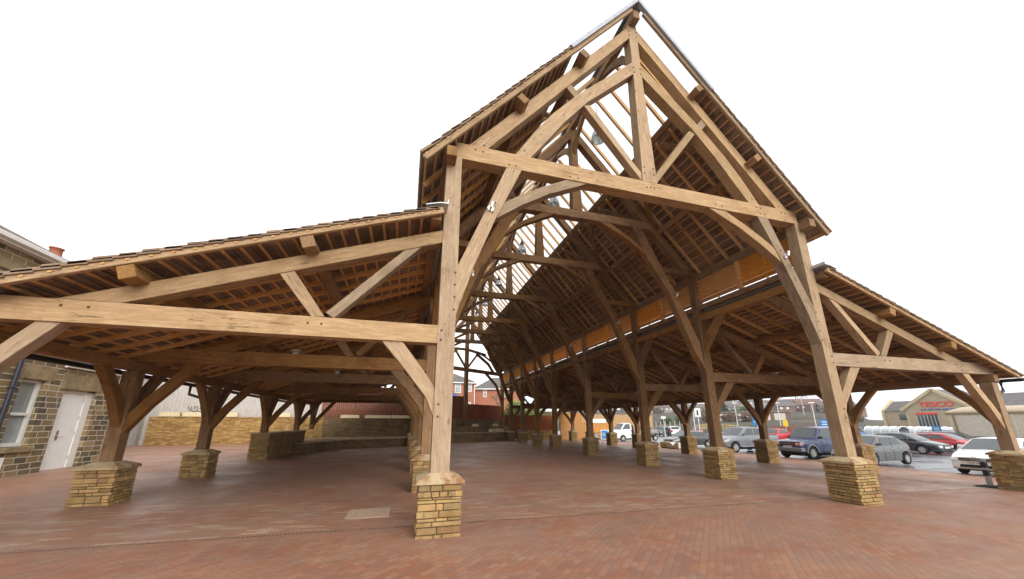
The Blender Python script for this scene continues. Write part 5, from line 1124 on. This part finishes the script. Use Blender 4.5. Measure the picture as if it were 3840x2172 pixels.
tl('tail_bar','truck_trim',[(-Lh-.1,-1.05,.45),(-Lh+.05,-1.05,.45),(-Lh+.05,1.05,.45),(-Lh-.1,1.05,.45),(-Lh-.1,-1.05,.6),(-Lh+.05,-1.05,.6),(-Lh+.05,1.05,.6),(-Lh-.1,1.05,.6)])
tl('mudguard','truck_cream',[(-4.9,-1.06,.5),(-4.75,-1.06,.5),(-4.75,-.7,.5),(-4.9,-.7,.5),(-4.9,-1.06,.95),(-4.4,-1.06,.95),(-4.4,-.7,.95),(-4.9,-.7,.95)])
for xx in (-3.9,-2.7,-1.5,4.4):
    for sg in (-1,1):
        m=MB(); m.lathe([(.22,sg*.78),(.45,sg*.78),(.46,sg*.8),(.46,sg*1.02),(.44,sg*1.05),(.26,sg*1.05)],(xx,0,.46),'y',22); wo=m.build('wheel','rubber',r_); m=MB(); m.lathe([(0,sg*.93),(.1,sg*.96),(.14,sg*.9),(.26,sg*1.03)],(xx,0,.46),'y',18); m.build('rim','truck_trim',wo)
# painted bay lines
tag(sheet('bay_marking','road_paint',[19.9,24.6],[4.05,4.13],.006),kind='structure')
for y in (.9,7.35,10.9,15.6,20.2): tag(sheet('bay_marking','road_paint',[19.9,24.6],[y,y+.08],.006),kind='structure')
for y in (-3,1,5,9,13,17): tag(sheet('bay_marking','road_paint',[29.5+.0,33.5],[y,y+.09],.006),kind='structure') if 0 else None
# ================================================================= camera, light, real size
cam=bpy.data.cameras.new('camera'); co=bpy.data.objects.new('camera',cam); COL.objects.link(co); scn.camera=co
yaw,pit,rol=R(16.0947),R(14.9598),R(-.0993)
fw=Vector((math.sin(yaw)*math.cos(pit),math.cos(yaw)*math.cos(pit),math.sin(pit))); r0=Vector((math.cos(yaw),-math.sin(yaw),0)); u0=r0.cross(fw)
rt=r0*math.cos(rol)+u0*math.sin(rol); uu=-r0*math.sin(rol)+u0*math.cos(rol)
M=Matrix(((rt.x,uu.x,-fw.x,-.5932),(rt.y,uu.y,-fw.y,-6.3519),(rt.z,uu.z,-fw.z,1.65),(0,0,0,1))); co.matrix_world=M
cam.sensor_width=36; cam.lens=1346.5121/3840*36; cam.shift_y=139.38/3840; cam.clip_end=4000; cam.clip_start=.05
w=bpy.data.worlds.new('World'); scn.world=w; w.use_nodes=True; nt=w.node_tree; bg=nt.nodes['Background']
sky=nt.nodes.new('ShaderNodeTexSky'); sky.sky_type='NISHITA'; sky.sun_disc=False; sky.sun_elevation=R(30); sky.sun_rotation=R(168); sky.dust_density=4; sky.air_density=1.5
hs=nt.nodes.new('ShaderNodeHueSaturation'); hs.inputs['Saturation'].default_value=.12
mx_=nt.nodes.new('ShaderNodeMix'); mx_.data_type='RGBA'; mx_.inputs[0].default_value=.72; mx_.inputs[7].default_value=(7.6,7.7,7.9,1)   # even cloud cover over the clear sky
nt.links.new(sky.outputs[0],hs.inputs['Color']); nt.links.new(hs.outputs[0],mx_.inputs[6]); nt.links.new(mx_.outputs[2],bg.inputs['Color']); bg.inputs['Strength'].default_value=.13
sun=bpy.data.lights.new('sun','SUN'); sun.energy=1.3; sun.angle=R(40); sun.color=(1,.96,.9); so=bpy.data.objects.new('sun',sun); COL.objects.link(so)
el,az=R(30),R(168); so.rotation_euler=Vector((-math.sin(az)*math.cos(el),-math.cos(az)*math.cos(el),-math.sin(el))).to_track_quat('-Z','Y').to_euler()
scn.view_settings.view_transform='Standard'; scn.view_settings.look='None'; scn.view_settings.exposure=.85; scn.view_settings.gamma=1
hz_=MB(); hz_.box(-950,1250,-950,1250,-28,30); ho=hz_.build('haze','plain_air' if 0 else 'door_white'); tag(ho,kind='stuff')
hm=bpy.data.materials.new('haze_air'); hm.use_nodes=True; hn=hm.node_tree; hn.nodes.remove(hn.nodes['Principled BSDF']); pv=hn.nodes.new('ShaderNodeVolumePrincipled'); pv.inputs['Color'].default_value=(.93,.95,.97,1); pv.inputs['Density'].default_value=.0004; pv.inputs['Anisotropy'].default_value=.2
hn.links.new(pv.outputs[0],hn.nodes['Material Output'].inputs['Volume']); ho.data.materials.clear(); ho.data.materials.append(hm)
scn.cycles.max_bounces=10; scn.cycles.diffuse_bounces=6; scn.cycles.transparent_max_bounces=16; scn.cycles.use_denoising=True
done=set(); S=Matrix.Scale(K,4)
for o in list(bpy.data.objects):
    o.location=o.location*K
    if o.type=='MESH' and o.data.name not in done: o.data.transform(S); done.add(o.data.name)
